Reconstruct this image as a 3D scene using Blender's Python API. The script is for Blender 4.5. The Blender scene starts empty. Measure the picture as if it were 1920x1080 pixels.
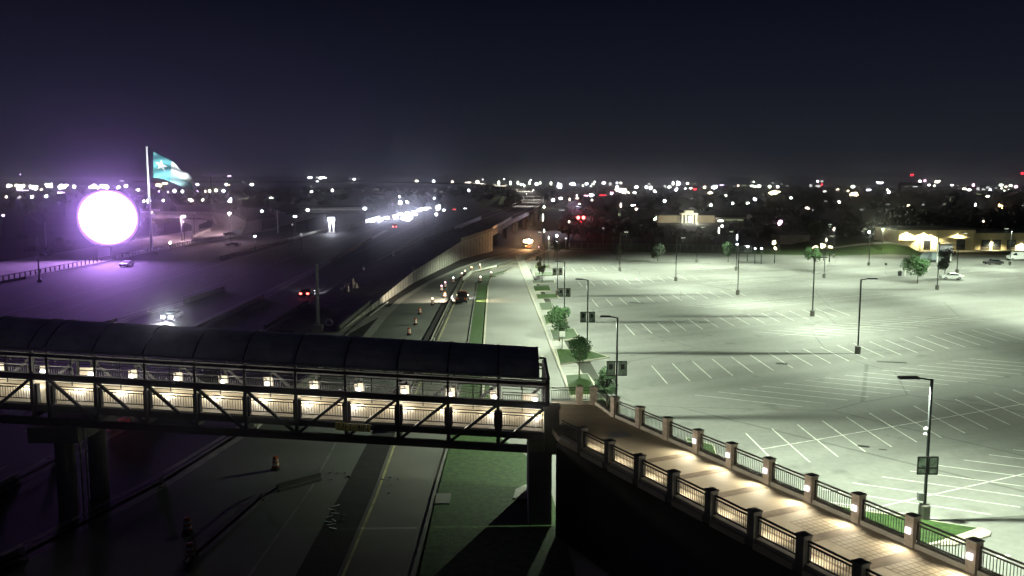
import bpy, math, random
from mathutils import Vector, Matrix
R = math.radians
random.seed(7)
C = bpy.context.scene.collection
sc = bpy.context.scene

# ------------------------------------------------------------------ camera, sky, exposure
F = 1655.0; HC = 22.0; TILT = math.atan(200.0 / F)
cam_d = bpy.data.cameras.new("camera"); cam = bpy.data.objects.new("camera", cam_d); C.objects.link(cam)
cam.location = (0, 0, HC); cam.rotation_euler = (math.pi / 2 - TILT, 0, 0)
cam_d.sensor_width = 36; cam_d.lens = 36 * F / 1920; cam_d.clip_end = 30000; cam_d.clip_start = 0.5
sc.camera = cam
sc.view_settings.view_transform = 'Standard'; sc.view_settings.look = 'None'
sc.view_settings.exposure = 0.0; sc.view_settings.gamma = 1.0
sc.cycles.use_light_tree = True; sc.cycles.use_denoising = True
sc.cycles.max_bounces = 4; sc.cycles.diffuse_bounces = 2; sc.cycles.glossy_bounces = 2
sc.cycles.transmission_bounces = 2; sc.cycles.volume_bounces = 0; sc.cycles.transparent_max_bounces = 6
sc.cycles.sample_clamp_indirect = 4

SUN_EL = R(-6.0); SUN_ROT = R(75)
w = bpy.data.worlds.new("World"); sc.world = w; w.use_nodes = True
nt = w.node_tree; nt.nodes.clear()
def wn(t): return nt.nodes.new(t)
out = wn('ShaderNodeOutputWorld'); bgS = wn('ShaderNodeBackground'); bgG = wn('ShaderNodeBackground'); add = wn('ShaderNodeAddShader')
sky = wn('ShaderNodeTexSky'); sky.sky_type = 'NISHITA'; sky.sun_disc = False; sky.sun_elevation = SUN_EL; sky.sun_rotation = SUN_ROT
nt.links.new(sky.outputs[0], bgS.inputs[0]); bgS.inputs[1].default_value = 0.02
tc = wn('ShaderNodeTexCoord'); sp = wn('ShaderNodeSeparateXYZ'); nt.links.new(tc.outputs['Generated'], sp.inputs[0])
ramp = wn('ShaderNodeValToRGB'); cr = ramp.color_ramp
cols = [(0.0, (.019, .021, .026)), (.03, (.014, .016, .023)), (.10, (.0075, .009, .016)), (.2, (.0030, .0038, .0085)), (.45, (.0012, .0016, .004))]
cr.elements[0].position, cr.elements[0].color = cols[0][0], (*cols[0][1], 1)
cr.elements[1].position, cr.elements[1].color = cols[1][0], (*cols[1][1], 1)
for p, c in cols[2:]:
    e = cr.elements.new(p); e.color = (*c, 1)
nt.links.new(sp.outputs['Z'], ramp.inputs[0])
# glow round the billboard put into the sky colour: violet, strongest near the horizon
dotn = wn('ShaderNodeVectorMath'); dotn.operation = 'DOT_PRODUCT'; nt.links.new(tc.outputs['Generated'], dotn.inputs[0])
dv = Vector((-113, 248, 4)).normalized(); dotn.inputs[1].default_value = dv
mr = wn('ShaderNodeMapRange'); mr.interpolation_type = 'SMOOTHERSTEP'
mr.inputs['From Min'].default_value = .90; mr.inputs['From Max'].default_value = 1.0
nt.links.new(dotn.outputs['Value'], mr.inputs[0])
glow = wn('ShaderNodeMix'); glow.data_type = 'RGBA'; glow.blend_type = 'ADD'
hz_ = wn('ShaderNodeMapRange'); hz_.inputs['From Min'].default_value = 0; hz_.inputs['From Max'].default_value = .22; hz_.inputs['To Min'].default_value = 1; hz_.inputs['To Max'].default_value = 0
nt.links.new(sp.outputs['Z'], hz_.inputs[0]); mm = wn('ShaderNodeMath'); mm.operation = 'MULTIPLY'; nt.links.new(mr.outputs[0], mm.inputs[0]); nt.links.new(hz_.outputs[0], mm.inputs[1])
nt.links.new(mm.outputs[0], glow.inputs[0]); nt.links.new(ramp.outputs[0], glow.inputs[6]); glow.inputs[7].default_value = (.005, .003, .014, 1)
nt.links.new(glow.outputs[2], bgG.inputs[0]); bgG.inputs[1].default_value = 1.0
nt.links.new(bgS.outputs[0], add.inputs[0]); nt.links.new(bgG.outputs[0], add.inputs[1]); nt.links.new(add.outputs[0], out.inputs[0])

# light levels, all in one place
LOT_W = 13500.0      # parking lot lamps
STREET_W = 7000.0   # boulevard lamps
RAMP_W = 330.0       # parapet lamps
BRIDGE_W = 225.0     # footbridge globes
BOARD_L = 60.0      # screen radiance
HAZE_D = 0.0003

# ------------------------------------------------------------------ picture -> place helpers
ct, st = math.cos(TILT), math.sin(TILT)
def ray(px, py):
    dx = (px - 960) / F; dy = (540 - py) / F
    return Vector((dx, ct + dy * st, -st + dy * ct))
def G(px, py, z=0.0):
    d = ray(px, py); t = (z - HC) / d.z
    return Vector((d.x * t, d.y * t, z))
def A(px, py, Y):
    d = ray(px, py); t = Y / d.y
    return Vector((d.x * t, Y, HC + d.z * t))

# ------------------------------------------------------------------ materials
MATS = {}
def mat(name, col, rough=.7, metal=0, var=.0, scale=.3, bump=0., bscale=20, spec=.5, emit=None, estr=0, detail=4, col2=None):
    if name in MATS: return MATS[name]
    m = bpy.data.materials.new(name); m.use_nodes = True; n = m.node_tree; b = n.nodes['Principled BSDF']
    b.inputs['Base Color'].default_value = (*col, 1); b.inputs['Roughness'].default_value = rough
    b.inputs['Metallic'].default_value = metal; b.inputs['Specular IOR Level'].default_value = spec
    t = n.nodes.new('ShaderNodeTexCoord')
    if var or col2:
        nz = n.nodes.new('ShaderNodeTexNoise'); nz.inputs['Scale'].default_value = scale; nz.inputs['Detail'].default_value = detail
        n.links.new(t.outputs['Object'], nz.inputs['Vector'])
        r = n.nodes.new('ShaderNodeValToRGB'); r.color_ramp.elements[0].position = .32; r.color_ramp.elements[1].position = .68
        a = col2 if col2 else [c * (1 - var) for c in col]; bb = col if col2 else [min(1, c * (1 + var)) for c in col]
        r.color_ramp.elements[0].color = (*a, 1); r.color_ramp.elements[1].color = (*bb, 1)
        n.links.new(nz.outputs['Fac'], r.inputs[0]); n.links.new(r.outputs[0], b.inputs['Base Color'])
    if bump:
        n2 = n.nodes.new('ShaderNodeTexNoise'); n2.inputs['Scale'].default_value = bscale; n2.inputs['Detail'].default_value = 5
        n.links.new(t.outputs['Object'], n2.inputs['Vector'])
        bp = n.nodes.new('ShaderNodeBump'); bp.inputs['Strength'].default_value = bump; bp.inputs['Distance'].default_value = .05
        n.links.new(n2.outputs['Fac'], bp.inputs['Height']); n.links.new(bp.outputs[0], b.inputs['Normal'])
    if emit:
        b.inputs['Emission Color'].default_value = (*emit, 1); b.inputs['Emission Strength'].default_value = estr
        m.cycles.emission_sampling = 'NONE'
    MATS[name] = m; return m

def lot_material():
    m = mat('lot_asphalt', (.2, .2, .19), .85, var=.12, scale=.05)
    n = m.node_tree; b = n.nodes['Principled BSDF']; base = b.inputs['Base Color'].links[0].from_socket
    t = n.nodes.new('ShaderNodeTexCoord')
    mp = n.nodes.new('ShaderNodeMapping'); mp.inputs['Rotation'].default_value = (0, 0, R(-26)); n.links.new(t.outputs['Object'], mp.inputs[0])
    mp2 = n.nodes.new('ShaderNodeMapping'); mp2.inputs['Scale'].default_value = (.015, .22, 1); n.links.new(mp.outputs[0], mp2.inputs[0])
    nz = n.nodes.new('ShaderNodeTexNoise'); nz.inputs['Scale'].default_value = 1.0; nz.inputs['Detail'].default_value = 6; n.links.new(mp2.outputs[0], nz.inputs['Vector'])
    r = n.nodes.new('ShaderNodeMapRange'); r.inputs[1].default_value = .35; r.inputs[2].default_value = .65; r.inputs[3].default_value = .84; r.inputs[4].default_value = 1.1
    n.links.new(nz.outputs['Fac'], r.inputs[0])
    # fine grit
    ng = n.nodes.new('ShaderNodeTexNoise'); ng.inputs['Scale'].default_value = 1.6; ng.inputs['Detail'].default_value = 7; n.links.new(t.outputs['Object'], ng.inputs['Vector'])
    rg = n.nodes.new('ShaderNodeMapRange'); rg.inputs[1].default_value = .3; rg.inputs[2].default_value = .7; rg.inputs[3].default_value = .9; rg.inputs[4].default_value = 1.08
    n.links.new(ng.outputs['Fac'], rg.inputs[0])
    # oil stains and patches
    ns = n.nodes.new('ShaderNodeTexNoise'); ns.inputs['Scale'].default_value = .22; ns.inputs['Detail'].default_value = 2; n.links.new(t.outputs['Object'], ns.inputs['Vector'])
    rs = n.nodes.new('ShaderNodeMapRange'); rs.inputs[1].default_value = .64; rs.inputs[2].default_value = .72; rs.inputs[3].default_value = 1; rs.inputs[4].default_value = .7
    n.links.new(ns.outputs['Fac'], rs.inputs[0])
    # sealed cracks
    vo = n.nodes.new('ShaderNodeTexVoronoi'); vo.feature = 'DISTANCE_TO_EDGE'; vo.inputs['Scale'].default_value = .045; n.links.new(mp.outputs[0], vo.inputs['Vector'])
    rc = n.nodes.new('ShaderNodeMapRange'); rc.inputs[1].default_value = .002; rc.inputs[2].default_value = .006; rc.inputs[3].default_value = .6; rc.inputs[4].default_value = 1
    n.links.new(vo.outputs['Distance'], rc.inputs[0])
    prev = r.outputs[0]
    for s in (rg.outputs[0], rs.outputs[0], rc.outputs[0]):
        mu = n.nodes.new('ShaderNodeMath'); mu.operation = 'MULTIPLY'; n.links.new(prev, mu.inputs[0]); n.links.new(s, mu.inputs[1]); prev = mu.outputs[0]
    vm = n.nodes.new('ShaderNodeVectorMath'); vm.operation = 'SCALE'; n.links.new(base, vm.inputs[0]); n.links.new(prev, vm.inputs['Scale'])
    n.links.new(vm.outputs[0], b.inputs['Base Color'])
    return m

M = dict(
    lot=lot_material(),
    paint=mat('white_paint', (.62, .62, .58), .7, var=.3, scale=1.5),
    arrow=mat('fresh_white_paint', (.7, .7, .68), .7, var=.1, scale=1.5),
    earth=mat('dark_field', (.03, .034, .022), .95, var=.5, scale=.03),
    grass=mat('lawn', (.040, .088, .014), .9, col2=(.013, .034, .005), scale=2.2, bump=.6, bscale=6),
    conc=mat('pale_concrete', (.33, .32, .29), .8, var=.14, scale=.35, bump=.15),
    conc_d=mat('weathered_concrete', (.17, .165, .15), .85, var=.25, scale=.5, bump=.2),
    street=mat('street_concrete', (.24, .235, .22), .8, var=.12, scale=.12, bump=.1),
    lane=mat('road_concrete', (.13, .125, .11), .85, var=.22, scale=.15, bump=.15),
    drumroad=mat('worksite_concrete', (.14, .145, .13), .85, var=.18, scale=.1, bump=.15),
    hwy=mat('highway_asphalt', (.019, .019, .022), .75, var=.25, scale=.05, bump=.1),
    hwyline=mat('worn_lane_paint', (.22, .22, .2), .8, var=.3, scale=1),
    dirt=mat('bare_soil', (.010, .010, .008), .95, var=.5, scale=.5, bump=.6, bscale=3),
    steel=mat('black_painted_steel', (.012, .013, .015), .5, .2, var=.2, scale=2),
    steel2=mat('dark_bronze_steel', (.02, .02, .02), .45, .3, var=.2, scale=2),
    roofm=mat('canopy_sheet', (.62, .62, .62), .9, 0, var=.25, scale=.8, bump=.1),
    galv=mat('galvanised_metal', (.3, .31, .32), .5, .5, var=.15, scale=2),
    deck=mat('tan_deck_concrete', (.42, .36, .25), .75, var=.12, scale=.6, bump=.1),
    band=mat('brown_paver_band', (.2, .155, .1), .8, var=.2, scale=2),
    coping=mat('cream_coping_stone', (.45, .42, .34), .75, var=.12, scale=1.2, bump=.1),
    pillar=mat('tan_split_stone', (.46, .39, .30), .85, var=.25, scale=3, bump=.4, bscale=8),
    wallpl=mat('wall_plate', (.36, .32, .24), .6, var=.08, scale=2),
    black=mat('flat_black', (.006, .006, .007), .8, var=.3, scale=1),
    barrier=mat('barrier_concrete', (.36, .35, .3), .8, var=.2, scale=.8, bump=.2),
    brick=mat('stucco', (.6, .54, .38), .85, var=.12, scale=.5, bump=.2),
    roofd=mat('dark_roofing', (.03, .03, .03), .8, var=.3, scale=.5),
    glass=mat('dark_glass', (.01, .012, .015), .08, 0, var=.1, scale=1),
    white=mat('white_panel', (.7, .7, .68), .5, var=.08, scale=1),
    greyp=mat('grey_canvas', (.2, .24, .26), .8, var=.2, scale=1),
    tyre=mat('tyre_rubber', (.012, .012, .012), .85, var=.2, scale=5),
    orange=mat('orange_plastic', (.55, .12, .02), .5, var=.1, scale=3),
    refl=mat('reflective_white', (.75, .75, .72), .4, var=.05, scale=3),
    trunk=mat('bark', (.06, .045, .03), .9, var=.3, scale=6, bump=.5),
    leafA=mat('leaves_mid', (.024, .062, .016), .7, col2=(.010, .028, .007), scale=2.5),
    leafD=mat('leaves_dark', (.022, .038, .018), .8, col2=(.012, .02, .009), scale=.6),
    banner=mat('banner_cloth', (.30, .38, .32), .8, var=.5, scale=4),
    signY=mat('sign_face', (.75, .70, .12), .6, var=.15, scale=4),
)
def em(name, col, s): return mat(name, (.02, .02, .02), .5, var=.1, emit=col, estr=s)
E = dict(
    white=em('lamp_white', (1, .98, .93), 9), cool=em('lamp_cool', (.86, .9, 1), 9), cream=em('lamp_cream', (1, .93, .74), 6), peach=em('lamp_peach', (1, .82, .66), 4), soft=em('lamp_soft', (.85, .85, .82), 1.1), glassy=em('pillar_glass', (1, .9, .95), 1.6), green=em('lamp_greenish', (.9, 1, .78), 6),
    warm=em('lamp_warm', (1, .86, .5), 6), orange=em('lamp_orange', (1, .62, .25), 8), red=em('lamp_red', (1, .03, .05), 3.5),
    pink=em('lamp_pink', (1, .55, .75), 5), violet=em('lamp_violet', (.8, .6, 1), 4), dim=em('lamp_dim', (.8, .8, .8), .35), dimg=em('lamp_dim_green', (.6, .7, .4), .3),
    dimv=em('lamp_dim_violet', (.6, .45, .8), .45), tail=em('tail_red', (1, .08, .06), 14), head=em('headlight_white', (.95, .95, 1), 30), redlens=em('signal_red', (1, .12, .1), 12),
)

# ------------------------------------------------------------------ mesh builder
class MB:
    def __init__(s): s.v = []; s.f = []
    def add(s, vs, fs):
        o = len(s.v); s.v += [tuple(v) for v in vs]; s.f += [tuple(i + o for i in f) for f in fs]; return s
    def box(s, c, d, rz=0, m=None):
        cx, cy, cz = c; x, y, z = d[0] / 2, d[1] / 2, d[2] / 2; ca, sa = math.cos(rz), math.sin(rz)
        vs = []
        for a in ((-x, -y, -z), (x, -y, -z), (x, y, -z), (-x, y, -z), (-x, -y, z), (x, -y, z), (x, y, z), (-x, y, z)):
            vs.append((cx + a[0] * ca - a[1] * sa, cy + a[0] * sa + a[1] * ca, cz + a[2]))
        return s.add(vs, [(0, 3, 2, 1), (4, 5, 6, 7), (0, 1, 5, 4), (1, 2, 6, 5), (2, 3, 7, 6), (3, 0, 4, 7)])
    def beam(s, p, q, wd, h):
        p = Vector(p); q = Vector(q); d = (q - p).normalized()
        side = d.cross(Vector((0, 0, 1)))
        if side.length < .01: side = Vector((1, 0, 0))
        side.normalize(); up = side.cross(d).normalized()
        a = side * wd / 2; b = up * h / 2
        vs = [p - a - b, p + a - b, p + a + b, p - a + b, q - a - b, q + a - b, q + a + b, q - a + b]
        return s.add(vs, [(0, 3, 2, 1), (4, 5, 6, 7), (0, 1, 5, 4), (1, 2, 6, 5), (2, 3, 7, 6), (3, 0, 4, 7)])
    def tube(s, p, q, r0, r1=None, n=8, cap=True):
        r1 = r0 if r1 is None else r1; p = Vector(p); q = Vector(q); d = (q - p).normalized()
        u = d.orthogonal().normalized(); v = d.cross(u)
        vs = []
        for c, r in ((p, r0), (q, r1)):
            for i in range(n):
                a = 2 * math.pi * i / n; vs.append(c + u * math.cos(a) * r + v * math.sin(a) * r)
        fs = [(i, (i + 1) % n, n + (i + 1) % n, n + i) for i in range(n)]
        if cap: fs += [tuple(range(n - 1, -1, -1)), tuple(range(n, 2 * n))]
        return s.add(vs, fs)
    def path(s, pts, r, n=6):
        for a, b in zip(pts, pts[1:]): s.tube(a, b, r, r, n)
        return s
    def lathe(s, c, prof, n=12):
        c = Vector(c); vs = []; fs = []
        for r, z in prof:
            for i in range(n):
                a = 2 * math.pi * i / n; vs.append((c.x + r * math.cos(a), c.y + r * math.sin(a), c.z + z))
        for k in range(len(prof) - 1):
            for i in range(n): fs.append((k * n + i, k * n + (i + 1) % n, (k + 1) * n + (i + 1) % n, (k + 1) * n + i))
        fs.append(tuple(range(n - 1, -1, -1))); fs.append(tuple(range((len(prof) - 1) * n, len(prof) * n)))
        return s.add(vs, fs)
    def ell(s, c, rx, ry, rz, n=10, m=6):
        prof = []
        vs = []; fs = []
        for j in range(1, m):
            t = math.pi * j / m
            for i in range(n):
                a = 2 * math.pi * i / n
                vs.append((c[0] + rx * math.sin(t) * math.cos(a), c[1] + ry * math.sin(t) * math.sin(a), c[2] + rz * math.cos(t)))
        top = len(vs); vs.append((c[0], c[1], c[2] + rz)); bot = len(vs); vs.append((c[0], c[1], c[2] - rz))
        for j in range(m - 2):
            for i in range(n): fs.append((j * n + i, (j + 1) * n + i, (j + 1) * n + (i + 1) % n, j * n + (i + 1) % n))
        for i in range(n):
            fs.append((top, i, (i + 1) % n)); fs.append((bot, (m - 2) * n + (i + 1) % n, (m - 2) * n + i))
        return s.add(vs, fs)
    def poly(s, pts):
        return s.add(pts, [tuple(range(len(pts)))])
    def prism(s, pts, z0, z1):
        n = len(pts); vs = [(p[0], p[1], z0) for p in pts] + [(p[0], p[1], z1) for p in pts]
        fs = [tuple(range(n - 1, -1, -1)), tuple(range(n, 2 * n))] + [(i, (i + 1) % n, n + (i + 1) % n, n + i) for i in range(n)]
        return s.add(vs, fs)
    def strip(s, L, Rr):
        n = len(L); return s.add(list(L) + list(Rr), [(i, n + i, n + i + 1, i + 1) for i in range(n - 1)])
    def wall(s, pts, wd, h, base=None):      # a wall of width wd and height h following a path (top at z+h)
        n = len(pts); Lf = []; Rt = []
        for i, p in enumerate(pts):
            a = Vector(pts[max(0, i - 1)]); b = Vector(pts[min(n - 1, i + 1)]); d = (b - a); d.z = 0; d.normalize(); nn = Vector((-d.y, d.x, 0)) * wd / 2
            Lf.append(Vector(p) + nn); Rt.append(Vector(p) - nn)
        for i in range(n - 1):
            q = [Lf[i], Rt[i], Rt[i + 1], Lf[i + 1]]
            bt = [(v.x, v.y, v.z if base is None else base) for v in q]; tp = [(v.x, v.y, v.z + h) for v in q]
            s.add(bt + tp, [(0, 3, 2, 1), (4, 5, 6, 7), (0, 1, 5, 4), (2, 3, 7, 6)] + ([(3, 0, 4, 7)] if i == 0 else []) + ([(1, 2, 6, 5)] if i == n - 2 else []))
        return s
    def build(s, name, material, parent=None, local=False, smooth=False):
        off = Vector((0, 0, 0))
        if parent is not None and not local:
            p = parent
            while p: off += p.location; p = p.parent
        me = bpy.data.meshes.new(name); me.from_pydata([(v[0] - off.x, v[1] - off.y, v[2] - off.z) for v in s.v], [], s.f)
        me.materials.append(material)
        if smooth: me.polygons.foreach_set('use_smooth', [True] * len(me.polygons))
        me.update()
        o = bpy.data.objects.new(name, me); C.objects.link(o); o.parent = parent
        return o
def thing(name, label, cat, loc=(0, 0, 0), rz=0, group=None):
    o = bpy.data.objects.new(name, None); C.objects.link(o); o.location = loc; o.rotation_euler = (0, 0, rz); o.empty_display_size = .3
    return tag(o, label, cat, group)
def tag(o, label, cat, group=None):
    o['label'] = label; o['category'] = cat
    if group: o['group'] = group
    return o
def struct(o): o['kind'] = 'structure'; return o
def stuff(o): o['kind'] = 'stuff'; return o
def copy_tree(o, parent=None):
    c = o.copy(); C.objects.link(c); c.parent = parent
    for ch in list(o.children): copy_tree(ch, c)
    return c
def lamp(kind, name, parent, loc, power, col, size=.2, rot=None, angle=None, blend=.6, wide=0):
    d = bpy.data.lights.new(name, kind); d.energy = power; d.color = col
    if kind == 'SPOT': d.spot_size = angle; d.spot_blend = blend
    if kind in ('SPOT', 'POINT'): d.shadow_soft_size = size
    o = bpy.data.objects.new(name, d); C.objects.link(o); o.parent = parent; o.location = loc
    if rot: o.rotation_euler = rot
    if wide:      # street luminaire photometry: throws more light sideways than straight down
        d.use_nodes = True; n = d.node_tree; e = n.nodes['Emission']; t = n.nodes.new('ShaderNodeTexCoord'); x = n.nodes.new('ShaderNodeSeparateXYZ'); n.links.new(t.outputs['Normal'], x.inputs[0])
        a = n.nodes.new('ShaderNodeMath'); a.operation = 'ABSOLUTE'; n.links.new(x.outputs[2], a.inputs[0])
        b = n.nodes.new('ShaderNodeMath'); b.operation = 'MAXIMUM'; n.links.new(a.outputs[0], b.inputs[0]); b.inputs[1].default_value = .22
        c = n.nodes.new('ShaderNodeMath'); c.operation = 'POWER'; n.links.new(b.outputs[0], c.inputs[0]); c.inputs[1].default_value = -wide; n.links.new(c.outputs[0], e.inputs['Strength'])
    return o

# ------------------------------------------------------------------ ground sheets
struct(MB().poly([(-5000, -60, -.12), (5000, -60, -.12), (5000, 5200, -.12), (-5000, 5200, -.12)]).build('ground', M['earth']))
# lot axes
U = Vector((.896, .443, 0)); V = Vector((-.443, .896, 0))
def uv(u, v, z=0): p = U * u + V * v; return Vector((p.x, p.y, z))
# street centre data (x of right kerb as a line)
def xk(Y): return 2.5 + (208 - Y) / 117 * 3.4        # street right kerb
lot_pts = [(xk(30) + 4, 30, 0), (150, 30, 0), (260, 120, 0), (260, 262, 0), (118, 268, 0), (95, 262, 0), (60, 272, 0), (14, 286, 0), (5, 262, 0), (4.8, 208, 0), (xk(120) + 4.2, 120, 0), (xk(60) + 4, 60, 0)]
lot = struct(MB().poly([Vector(p) for p in lot_pts]).build('parking_lot', M['lot']))

# sidewalk and kerb between the street and the lot
Ys = [40, 60, 80, 100, 120, 140, 160, 180, 208, 235, 262]
sw = MB()
sw.strip([Vector((xk(y) + .35, y, .02)) for y in Ys], [Vector((xk(y) + 2.2 + (y < 120) * .3, y, .02)) for y in Ys])
struct(sw.build('sidewalk', M['conc']))
jt = MB()
y = 62
while y < 250:
    jt.poly([(xk(y) + .4, y, .026), (xk(y) + 2.15, y, .026), (xk(y) + 2.15, y + .18, .026), (xk(y) + .4, y + .18, .026)]); y += 3.2
struct(jt.build('sidewalk_joints', M['conc_d']))
kb = MB(); kb.wall([Vector((xk(y) + .15, y, -.1)) for y in Ys], .3, .22); struct(kb.build('kerb', M['coping']))

# street (pale two lane boulevard), right lane (truck), drum road
def curve(pts): return [Vector((x, y, z)) for x, y, z in pts]
street_L = [(-1.5, 20), (-2.0, 60), (-2.7, 76), (-3.0, 95), (-3.7, 119), (-4.3, 150), (-4.9, 185), (-4.6, 202), (-1.9, 212), (3.6, 240), (9, 270), (14, 292)]
street_R = [(xk(20), 20), (xk(60), 60), (xk(76), 76), (xk(95), 95), (xk(119), 119), (xk(150), 150), (xk(185), 185), (2.8, 202), (3.2, 216), (9, 240), (13, 262), (18, 288)]
struct(MB().strip([Vector((x, y, -.03)) for x, y in street_L], [Vector((x, y, -.03)) for x, y in street_R]).build('street', M['street']))
kb2 = MB(); kb2.wall([Vector((x - .1, y, -.1)) for x, y in street_L if y > 70], .25, .24); struct(kb2.build('street_kerb', M['coping']))
lane_L = [(-9.7, 20), (-9.9, 60), (-10.3, 76), (-10.6, 120), (-10.8, 160), (-10.8, 196), (-9.6, 211), (-3.4, 227), (3, 251), (9, 285)]
lane_R = [(-5.8, 20), (-5.6, 60), (-5.4, 76), (-6.1, 120), (-7.0, 160), (-7.6, 190), (-7.2, 205), (-1.5, 219), (5, 244), (12, 282)]
struct(MB().strip([Vector((x, y, -.02)) for x, y in lane_L], [Vector((x, y, -.02)) for x, y in lane_R]).build('frontage_lane', M['lane']))
struct(MB().strip([Vector((x + .25, y, -.008)) for x, y in lane_L], [Vector((x + .42, y, -.008)) for x, y in lane_L]).build('edge_line', mat('yellow_line', (.42, .38, .2), .7, var=.25, scale=1)))
kb3 = MB(); kb3.wall([Vector((x + .1, y, -.1)) for x, y in lane_R], .2, .22); struct(kb3.build('lane_kerb', M['conc_d']))
drum_L = [(-28.2, 49.5), (-25, 62), (-22.8, 77), (-21.7, 101), (-21.1, 125), (-21.5, 143), (-21.2, 164), (-18.3, 195), (-13.6, 225), (-7.6, 251), (4.3, 287)]
drum_R = [(-12.2, 49.5), (-12.2, 62), (-12.3, 77), (-12.6, 101), (-12.6, 125), (-12.6, 143), (-12.5, 164), (-12.0, 195), (-8.5, 215), (-2, 236), (8, 285)]
struct(MB().strip([Vector((x, y, -.04)) for x, y in [(-34, 20)] + drum_L], [Vector((x, y, -.04)) for x, y in [(-12, 20)] + drum_R]).build('worksite_road', M['drumroad']))
struct(MB().strip([Vector((x, y, -.05)) for x, y in [(-12.0, 20)] + drum_R], [Vector((x, y, -.05)) for x, y in [(-9.6, 20), (-9.8, 49.5), (-9.9, 62), (-10.3, 77), (-10.5, 101), (-10.6, 125), (-10.7, 143), (-10.8, 164), (-10.7, 195), (-7, 217), (-1.5, 235), (9, 284)]]).build('shadow_strip', mat('barrier_shadow', (.01, .01, .008), .95, var=.5, scale=.8, bump=.6, bscale=3)))  # near-black strip paints the barrier's shadow into the ground colour
struct(MB().strip([Vector((-15.2, 30, -.03)), Vector((-14.6, 62, -.03)), Vector((-15.2, 77, -.03)), Vector((-15, 90, -.03))], [Vector((-15.05, 30, -.03)), Vector((-14.45, 62, -.03)), Vector((-15.05, 77, -.03)), Vector((-14.85, 90, -.03))]).build('lane_line', M['hwyline']))
# lawn between lane and street
lawn_L = [(x + .2, y) for x, y in lane_R if y >= 60]
struct(MB().strip([Vector((x, y, -.01)) for x, y in [(-5.2, 40), (-5.3, 60), (-5.2, 76), (-5.9, 120), (-6.8, 160), (-7.4, 190), (-7.0, 205), (-1.2, 219)]],
                  [Vector((x, y, -.01)) for x, y in [(4, 40), (2.5, 66), (-1.5, 75.5), (-3.8, 120), (-4.4, 150), (-5.0, 185), (-4.7, 202), (-1.1, 218)]]).build('lawn', M['grass']))
pad = MB(); pad.prism([G(815, 945), G(843, 945), G(846, 926), G(818, 926)], -.005, .05); struct(pad.build('concrete_pad', M['conc_d']))
pad = MB(); pad.prism([G(962, 935), G(990, 935), G(990, 908), G(967, 918)], -.005, .06); struct(pad.build('kerb_ramp', M['conc']))

# islands with kerbs
isl = [[(999, 537), (1030, 536), (1034, 546), (1002, 547)], [(1003, 553), (1044, 552), (1049, 559), (1007, 561)], [(1010, 569), (1034, 568), (1038, 582), (1015, 583)],
       [(1018, 592), (1060, 590), (1066, 604), (1023, 609)], [(1030, 619), (1076, 617), (1088, 636), (1037, 640)], [(1041, 656), (1103, 657), (1143, 671), (1098, 678), (1049, 685)],
       [(1059, 705), (1102, 702), (1117, 722), (1118, 742), (1068, 744)], [(996, 527), (1040, 526), (1041, 531), (998, 532)], [(1000, 512), (1036, 511), (1040, 517), (1002, 518)], [(1002, 498), (1030, 498), (1033, 503), (1003, 504)],
       [(1286, 822), (1338, 836), (1352, 880), (1300, 864)], [(1480, 935), (1627, 961), (1730, 976), (1841, 994), (1771, 1020), (1700, 1034), (1560, 990)],
       [(1078, 762), (1130, 748), (1160, 770), (1120, 800), (1090, 790)]]
def inset(pts, d):
    c = sum((p for p in pts), Vector()) / len(pts); return [p + (c - p).normalized() * d for p in pts]
ik = MB(); ig = MB()
for q in isl:
    pts = [G(*p) for p in q]; ik.prism(pts, -.05, .13); ig.prism(inset(pts, .28), .1, .15)
struct(ik.build('island_kerbs', M['coping'])); struct(ig.build('island_lawns', M['grass']))
tipm = MB(); tipm.prism([G(1841, 992), G(1858, 999), G(1856, 1006), G(1790, 1024), G(1760, 1024)], -.04, .10); struct(tipm.build('island_nose', M['coping']))

# parking rows
mk = MB(); W = .13
def stripe(p, q, wd=W, z=.012):
    d = (q - p).normalized(); n = Vector((-d.y, d.x, 0)) * wd / 2; q = q.copy(); p = p.copy(); p.z = q.z = z
    mk.poly([p - n, q - n, q + n, p + n])
def inlot(p): return p.x > xk(p.y) + 11 and p.y < 255 and p.x < 200
SP = 3.04
rows = [(40.8, 'B', 47.6 - 3.3, 17), (54.4, 'A', 55.0 - 3.04, 26), (67.6, 'B', 81.2 - 3.04 * 15, 23), (81.7, 'A', 58.2 - 2 * 3.04, 24), (95.2, 'B', 56 + 36, 12), (108.8, 'A', 69.3, 17),
        (122.4, 'B', 100, 14), (136, 'A', 80, 14), (149.6, 'B', 118, 10), (163.2, 'A', 90, 14), (176.8, 'B', 140, 8), (190, 'A', 104, 8)]
for v, k, u0, n in rows:
    for i in range(n):
        u = u0 + SP * i
        if k == 'A': a, b = uv(u, v + 4.3), uv(u - 4.0, v - 4.3)
        else: a, b = uv(u - 3.2, v + 4.3), uv(u + 3.2, v - 4.3)
        if inlot(a) and inlot(b): stripe(a, b)
    a, b = uv(u0 - 2, v), uv(u0 + SP * n, v)
    if v < 60 or k == 'B':
        if inlot(a): stripe(a, b, .12, .016)
struct(mk.build('parking_lines', M['paint']))
ar = MB()
a0, a1 = G(1862, 1048), G(1893, 1041); d = (a1 - a0).normalized(); n = Vector((-d.y, d.x, 0))
for p in (a0, a1): p.z = .015
ar.poly([a0 + d * .9 - n * .12, a1 - n * .12, a1 + n * .12, a0 + d * .9 + n * .12]); ar.poly([a0, a0 + d * 1.0 - n * .45, a0 + d * 1.0 + n * .45])
struct(ar.build('lane_arrow', M['arrow']))
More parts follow.
